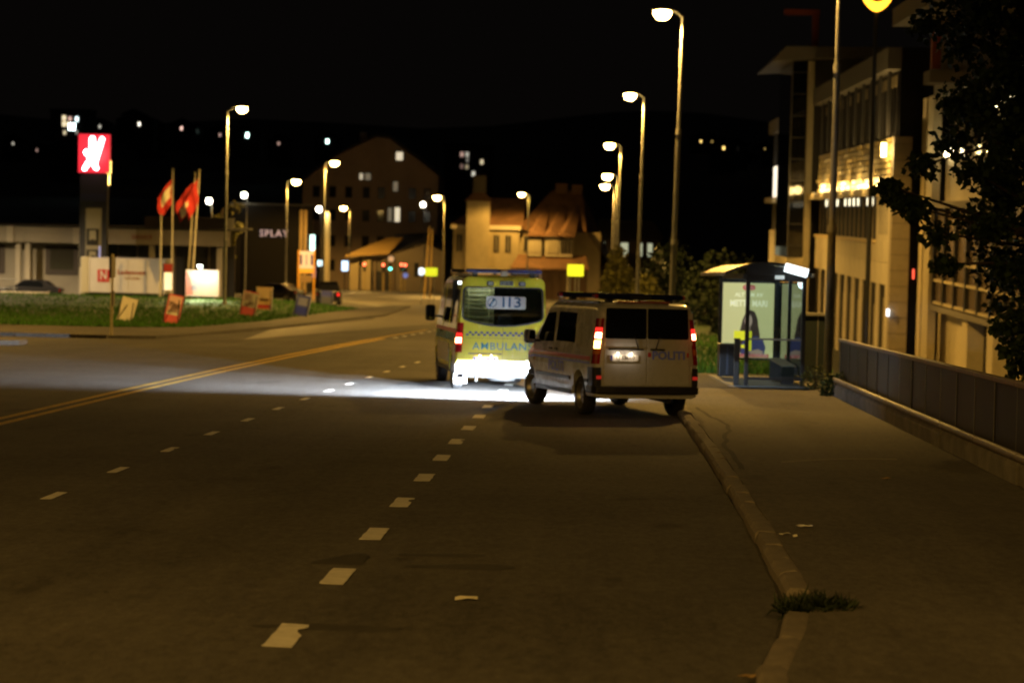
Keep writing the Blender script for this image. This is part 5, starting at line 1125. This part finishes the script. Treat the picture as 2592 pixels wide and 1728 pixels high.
# lower stone wall made of cladding panels
k = 0
me_p = {}
def panel_row(z0, z1, y0, y1, dy, m, x=15.0, nm='cladding_panel', gap=.02, th=.3, tilt=0.0):
    n = max(1, round((y1-y0)/dy)); d = (y1-y0)/n; key = (round(z1-z0, 3), round(d, 3), m.name, th)
    if key not in me_p:
        me_p[key] = MB().bx(0, th, gap/2, d-gap/2, gap/2, z1-z0-gap/2).mesh(nm); me_p[key].materials.append(m)
    for i in range(n):
        o = link(nm, me_p[key], m, of, loc=(x-15+rnd.uniform(-.006, .006), y0+i*d-120, z0)); o.rotation_euler = (0, rnd.uniform(-tilt, tilt), rnd.uniform(-tilt, tilt))
for z0, z1 in ((-1.0, .15), (.15, 1.3)): panel_row(z0, z1, 118.7, 158, 2.4, OW)
for z0, z1 in ((-7, -1.0),): 
    y = 118.7; wid = 2.0
    while y < 157:
        O('pier', 15.0, 15.3, y, y+1.0, z0, z1, OW); g = O('lower_window', 15.18, 15.28, y+1.0, y+3.9, z0, z1, OD)
        for t in (1.0, 1.9, 2.9): O('mullion', 15.1, 15.18, y+t+.9, y+t+1.0, z0, z1, OFR, g)
        O('blind', 15.15, 15.18, y+2.1, y+2.85, z0, -1.6-rnd.random(), M('blind', (.34, .28, .17), .7), g); y += 3.9
# window band with bars
O('window_jamb', 15.0, 15.3, 118.7, 124.3, 1.3, 3.6, OW)
for yy in (119.6, 120.6, 121.6, 122.6): O('slit', 14.985, 15.0, yy, yy+.16, 1.6, 5.0, OD)
wb = O('window_band', 15.2, 15.29, 124.3, 158, 1.3, 3.6, GLASSV)
for i in range(15):
    y = 124.8+i*2.3; O('window_bar', 15.15, 15.2, y, y+.12, 1.3, 3.6, M('bar_bronze', (.3, .25, .16), .5), wb)
    if i % 5 != 3 and i < 14: O('bar_glint', 15.08, 15.14, y, y+.16, 3.15, 3.58, M('bar_glint', (1, .92, .7), .3, emit=2.5, ecol=(1, .9, .62)), wb)  # glowing boxes put in for lights reflected on the bars
O('sill', 14.85, 15.2, 124.2, 158, 1.12, 1.3, OLEDGE)
lg_ = O('ledge', 14.55, 15.3, 124.3, 160.5, 3.62, 4.06, OLEDGE)
for k in range(6): light('POINT', 'ledge_light', of, (-.6, 6.5+k*6, 4.35), 110, (1, .66, .22), size=.3)
for z in range(8):
    panel_row(4.06+z*.318, 4.06+(z+1)*.318, 118.7, 158, 1.55, OGOLD, 15.0, 'gold_tile', .07, .2, .06)
cl_ = O('corner_lamp', 14.6, 14.8, 119.2, 119.8, 5.6, 6.3, M('corner_lamp', (1, .85, .4), .3, emit=10, ecol=(1, .75, .3)))
light('POINT', 'corner_light', of, (-.9, -.5, 5.9), 420, (1, .66, .22), size=.3)
# upper window band, fascia
ub = O('upper_window_band', 15.25, 15.29, 118.7, 158, 6.62, 9.9, GLASSV)
for i in range(28):
    y = 118.8+i*1.42; O('upper_mullion', 15.2, 15.25, y, y+.12, 6.62, 9.9, M('mullion_grey', (.09, .08, .07), .4), ub)
    if i % 3 != 2: O('blind_box', 15.2, 15.25, y+.16, y+1.3, 9.2, 9.75, M('blind_box', (.42, .34, .2), .6), ub)
for i in range(10): O('fin', 14.9, 15.05, 120+i*3.9, 120.35+i*3.9, 6.7, 10.0, OFR)
O('fascia', 14.6, 15.3, 118.2, 158.4, 10.0, 11.1, OFAS); O('flat_roof', 15.3, 34, 118.2, 158.4, 11.0, 11.1, OD)
O('end_wall_block', 15.02, 15.95, 118.0, 118.7, -7, 6.6, M('end_stone', (.33, .28, .2), .8, var=.1))
for k in range(17): O('end_joint', 15.0, 15.96, 117.985, 118.0, -6.6+k*.8, -6.57+k*.8, M('joint', (.16, .13, .1), .9))
O('recess_glass', 15.95, 17.2, 119.2, 119.4, -3.2, 11, OD)
# stair tower and tall rear block
O('tall_block', 14.9, 24, 162, 176, -7, 14.1, M('tall_dark', (.07, .062, .05), .8)); O('stair_glass', 13.35, 14.45, 161.4, 172, -.4, 13.3, GLASSD)
for k in range(9): O('glass_transom', 13.33, 14.47, 161.35, 161.4, .4+k*1.5, .46+k*1.5, OFR)
O('stair_mullion', 13.34, 13.42, 161.3, 161.4, -.4, 13.3, M('mullion_grey', (.09, .08, .07), .4)); O('tower_pilaster', 14.47, 14.9, 161.2, 172, -7, 13.2, OPALE); O('tower_base', 13.35, 14.45, 161.4, 172, -7, -.4, OPALE)
MB().prism([(-3.1, 13.1), (-2.2, 14.1), (7.5, 14.2), (7.5, 13.75), (-.3, 13.3)], 40, 56, 'xz').build('roof_slab', OFAS, of)
MB().bx(-2.2, .3, 42.8, 43.2, 16.5, 16.9).build('red_beam', ORED, of); MB().bx(-.2, .25, 42.8, 43.2, 14.1, 16.5).build('red_post', ORED, of)
panel_row(-1.0, 1.3, 173, 200, 2.4, OW); O('far_wall', 15.3, 30, 173, 200, -7, 10.5, OD); O('far_lower_wall', 15.0, 15.3, 173, 200, -7, -1.0, OW)
fwb = O('far_window_band', 15.2, 15.29, 173, 200, 1.3, 3.55, GLASSV)
for i in range(14): O('window_bar', 15.14, 15.2, 173.5+i*1.9, 173.7+i*1.9, 1.3, 3.55, OPALE, fwb)
O('far_ledge', 14.5, 15.3, 173, 200, 3.55, 4.0, OLEDGE)
sgn = O('lit_wall_sign', 14.9, 15.1, 182, 196, 4.05, 6.6, M('wall_sign_white', (.95, .9, .8), .4, emit=1.5, ecol=(1, .88, .68)))
for y0, y1, z0, z1 in ((186.5, 189, 4.7, 6.3), (190, 191.5, 4.6, 6.0), (184, 185.5, 4.5, 5.6), (187, 191, 4.5, 4.75)): O('sign_figure', 14.86, 14.9, y0, y1, z0, z1, M('sign_dark', (.05, .04, .05), .5), sgn)
for k in range(6): O('far_fin', 14.95, 15.2, 174+k*4.5, 174.5+k*4.5, 6.7, 10.2, OFR)
O('far_fascia', 14.7, 15.3, 173, 200, 9.4, 10.5, OFAS)
light('POINT', 'sign_light', of, (-1.2, 69, 5.2), 160, (1, .85, .6), size=.4)
# near wing
for x0, y0, y1 in ((16.35, 116.2, 117.4), (16.35, 113.6, 115.6)): O('tall_column', x0, 16.75, y0, y1, -7, 8.5, OPALE)
O('near_core', 17.6, 34, 60, 117, -7, 10.4, OD)
ng = O('glass_gallery', 16.6, 16.66, 60, 113.5, -1.6, 3.0, M('gallery_glass', (.16, .12, .085), .25))
for i in range(17):
    y = 60+i*3.3; O('gallery_post', 16.42, 16.6, y, y+.35, -1.6, 3.0, M('gallery_post', (.02, .02, .02), .4), ng)
for z in (-1.62, -.55, .35): O('gallery_rail', 16.46, 16.6, 60, 113.5, z, z+.12, OPALE, ng)
O('gallery_floor', 16.4, 17.6, 60, 113.5, -1.95, -1.7, OFAS); O('gallery_roof', 16.2, 17.6, 60, 113.5, 3.0, 3.3, OFAS)
O('lower_wall', 17.3, 17.6, 105.8, 117, -7, -1.95, OPALE)
for y in (103.6, 96.9, 90.4, 84, 77): O('pier', 16.7, 17.5, y, y+1.5, -7, -1.95, OPALE)
for y in (98.6, 92, 85.6): 
    d_ = O('entrance_glass', 17.45, 17.55, y, y+5, -7, -1.95, OD)
    for t in (1.2, 2.5, 3.8): O('door_mullion', 17.38, 17.45, y+t, y+t+.1, -7, -1.95, M('mullion_grey', (.09, .08, .07), .4), d_)
O('upper_wall', 17.0, 17.6, 60, 113.5, 3.3, 5.4, OW); uw = O('upper_glass', 17.1, 17.2, 60, 113.5, 5.4, 8.4, GLASSD)
for i in range(14): O('upper_bar', 16.98, 17.1, 60+i*3.9, 60.2+i*3.9, 5.4, 8.4, OPALE, uw)
for y, z in ((104.3, 7.67), (98.1, 7.4), (112.2, 5.6), (111, 5.6)): 
    bl_ = O('wall_lamp', 16.75, 16.98, y, y+.35, z-.15, z+.25, M('wall_lamp', (1, .85, .5), .3, emit=12, ecol=(1, .8, .42)))
O('near_fascia', 16.3, 17.6, 60, 113.5, 8.4, 9.6, OFAS); O('roof_overhang', 11.9, 20, 80, 95.2, 10.25, 10.95, OFAS); O('red_prop', 13.4, 13.75, 94.2, 94.6, 8.5, 10.25, ORED); O('prop_wall', 13.75, 17.6, 93.5, 94.9, 8.3, 10.25, OFAS)
O('prop_beam', 13.2, 17.6, 93.2, 95.0, 7.9, 8.4, OFAS)
for k, (y, z, c) in enumerate(((122.5, -.35, 'r'), (123.2, -.8, 'g'), (124.0, -.75, 'r'), (124.8, -1.2, 'g'), (125.4, -.95, 'r'), (121.8, -.6, 'r'))):
    O('led_stroke', 16.2, 16.26, y-.14-3.6, y+.14-3.6, z, z+.5, M('led_red', (1, .1, .06), .3, emit=1.6, ecol=(1, .12, .06)) if c == 'r' else M('led_green', (.1, .9, .6), .3, emit=1.2, ecol=(.1, .9, .6)))
O('status_lamp', 14.9, 15.02, 117.8, 118.0, -2.5, -2.15, M('status_lamp', (.85, .9, 1), .3, emit=3, ecol=(.85, .92, 1)))
# orange emblem on a mast, its upper part out of sight
em = thing('orange_emblem', 'glowing orange pick-shaped emblem with a dark crescent and round centre', 'sign', (11.8, 100, -5.7), R(3))
ORG = M('emblem_orange', (1, .5, .05), .3, emit=4.5, ecol=(1, .40, .022)); 
def pick(sx, sz, dz):
    pts = []
    for k in range(28):
        t = 2*math.pi*k/28; x = math.sin(t)*sx; z = math.cos(t); pts.append((x*(1-.25*max(0, -z)**1.5), z*sz*(1.05 if z < 0 else .75)+dz))
    return pts
MB().prism(pick(.72, .85, 17.85), -.12, 0, 'xz').build('emblem', ORG, em)
MB().prism(pick(.5, .34, 17.72), -.16, -.125, 'xz').build('crescent', M('emblem_dark', (.03, .01, .006), .5), em)
MB().prism([(.22*math.cos(k*.35)-.02, .2*math.sin(k*.35)+17.72) for k in range(18)], -.19, -.165, 'xz').build('centre', ORG, em)
MB().tube((0, .1, 0), (0, .1, 17.4), .12, .08, 10).build('mast', DARKM, em)

# ------------------------------------------------------------------ houses with lit windows on the far hillside
def hill_house(px, py_, pz_, wx, hz, wins, e, c, label, group='houses with lit windows on the dark hillside'):
    t = thing('hillside_house', label, 'house', (px, py_, pz_-hz*.75), 0, group)
    MB().bx(-wx/2, wx/2, 0, 8, -4, hz).build('wall', M('house_wall', (.05, .045, .04), .9), t)
    MB().prism([(-wx/2-.5, hz), (wx/2+.5, hz), (0, hz+2.2)], -.5, 8.5, 'xz').build('roof', M('house_roof', (.03, .026, .024), .9), t)
    for i, (x, z, sx, sz, k) in enumerate(wins):
        MB().bx(x-sx/2, x+sx/2, -.12, -.02, hz*.75+z-sz/2, hz*.75+z+sz/2).build('window', M('far_pane_%s_%d' % (c, int(k*10)), {'w': (1, .93, .8), 'y': (1, .72, .25), 'c': (.7, 1, .9), 'p': (1, .7, .6)}[c], .4, emit=k, ecol={'w': (1, .93, .75), 'y': (1, .66, .18), 'c': (.65, 1, .88), 'p': (1, .62, .5)}[c]), t)
def hill_block(x, y, z, wx, hz, wins, label):
    t = thing('hillside_block', label, 'building', (x, y, z-12))
    MB().bx(-wx/2, wx/2, 0, 10, -6, 12+hz).build('wall', M('block_wall', (.06, .052, .046), .9), t); MB().bx(-wx/2-.3, wx/2+.3, -.3, 10.3, 12+hz, 12.5+hz).build('roof', M('house_roof', (.03, .026, .024), .9), t)
    for a, b_, sx, sz, k, c in wins: MB().bx(a-sx/2, a+sx/2, -.12, -.02, 12+b_-sz/2, 12+b_+sz/2).build('window', M('block_pane_%d' % int(k*10)+c, {'w': (1, .93, .8), 'y': (1, .8, .5), 'c': (.8, 1, .98), 'p': (1, .7, .6)}[c], .4, emit=k, ecol={'w': (1, .93, .75), 'y': (1, .82, .5), 'c': (.8, 1, 1), 'p': (1, .62, .5)}[c]), t)
hill_block(-160.8, 700, 25.7, 12, 4, [(-1.7, 1.8, 1.1, 1.5, 1.2, 'y'), (.1, 1.6, 1.0, 1.3, .8, 'p'), (2.2, 1.5, .9, 1.5, 2.5, 'c'), (-1.7, 0, 1.1, 1.5, 1.2, 'y'), (-.6, 0, .8, 1.2, 1.0, 'y'), (.7, -.8, 2.0, 2.0, 9.0, 'c'), (-1.5, -2.6, .8, 1.2, .8, 'y'), (2.2, -2.4, .6, 1.2, .3, 'w')], 'tall hillside block with a cluster of bright windows above the red pylon sign')
hill_block(-34.6, 620, 15.5, 13, 4, [(-1.7, 1.7, .9, 1.3, .45, 'p'), (-.3, 1.7, .9, 1.3, .4, 'w'), (3.7, -.2, .8, 1.3, .7, 'y'), (-1.7, -1.5, .8, 1.2, .15, 'p'), (-.3, -1.6, .8, 1.2, .3, 'y'), (1.5, -3.4, .8, 1.3, .7, 'w'), (-.2, .2, .7, 1.1, .15, 'w')], 'dim hillside block with few lit windows behind the villa tower')
HILL = [(-151.4, 760, 28.2, 'w', 0.9, 1.0), (-154.6, 797, 27.9, 'y', 2.2, 1.1), (-162.0, 834, 26.9, 'p', 0.3, 1.2), (-157.4, 871, 30.7, 'p', 0.6, 1.1), (-158.4, 908, 30.8, 'c', 3.0, 1.2), (-191.0, 945, 36.9, 'y', 0.6, 1.0), (-201.2, 982, 35.8, 'w', 0.4, 1.0), (-220.6, 1019, 35.5, 'w', 0.25, 1.2), (-121.0, 796, 26.3, 'c', 3.0, 1.3), (-97.5, 833, 25.9, 'c', 3.0, 1.2), (-142.6, 870, 28.5, 'p', 0.2, 1.0), (-58.2, 907, 14.9, 'y', 1.2, 1.2), (-59.2, 944, -1.0, 'c', 1.5, 1.6), (43.6, 981, 33.5, 'y', 0.9, 0.9), (50.0, 1018, 34.4, 'y', 0.6, 0.9), (43.2, 795, 25.5, 'y', 1.0, 0.9), (49.5, 832, 26.4, 'w', 0.9, 0.9), (47.5, 869, 22.5, 'y', 1.0, 0.9), (55.8, 906, 23.3, 'w', 1.0, 0.9), (62.4, 943, 24.6, 'y', 0.7, 0.9), (69.9, 980, 24.3, 'w', 0.5, 0.9), (73.3, 1017, 31.6, 'y', 0.5, 0.9), (56.3, 794, 11.4, 'y', 1.2, 1.1), (31.7, 831, -5.7, 'p', 0.3, 1.1), (66.4, 868, 24.8, 'y', 0.6, 0.9), (-125.1, 905, 26.7, 'p', 0.2, 1.0), (-239.7, 942, 25.3, 'w', 0.2, 1.0), (-238.8, 979, 23.6, 'p', 0.15, 1.0)]
for (x, y, z, c, k, s) in HILL:
    d = {'w': 'dark hillside house with one warm white lit window', 'y': 'dark hillside house with one yellow lit window', 'c': 'dark hillside house with one cold white lit window', 'p': 'dark hillside house with one faint pinkish lit window'}[c]
    hill_house(x, y, z, 9, 6, [(0, 0, s*.7, s*1.15, k*3)], k, c, d, {'w': 'warm white lit hillside houses', 'y': 'yellow lit hillside houses', 'c': 'cold white lit hillside houses', 'p': 'pink lit hillside houses'}[c])
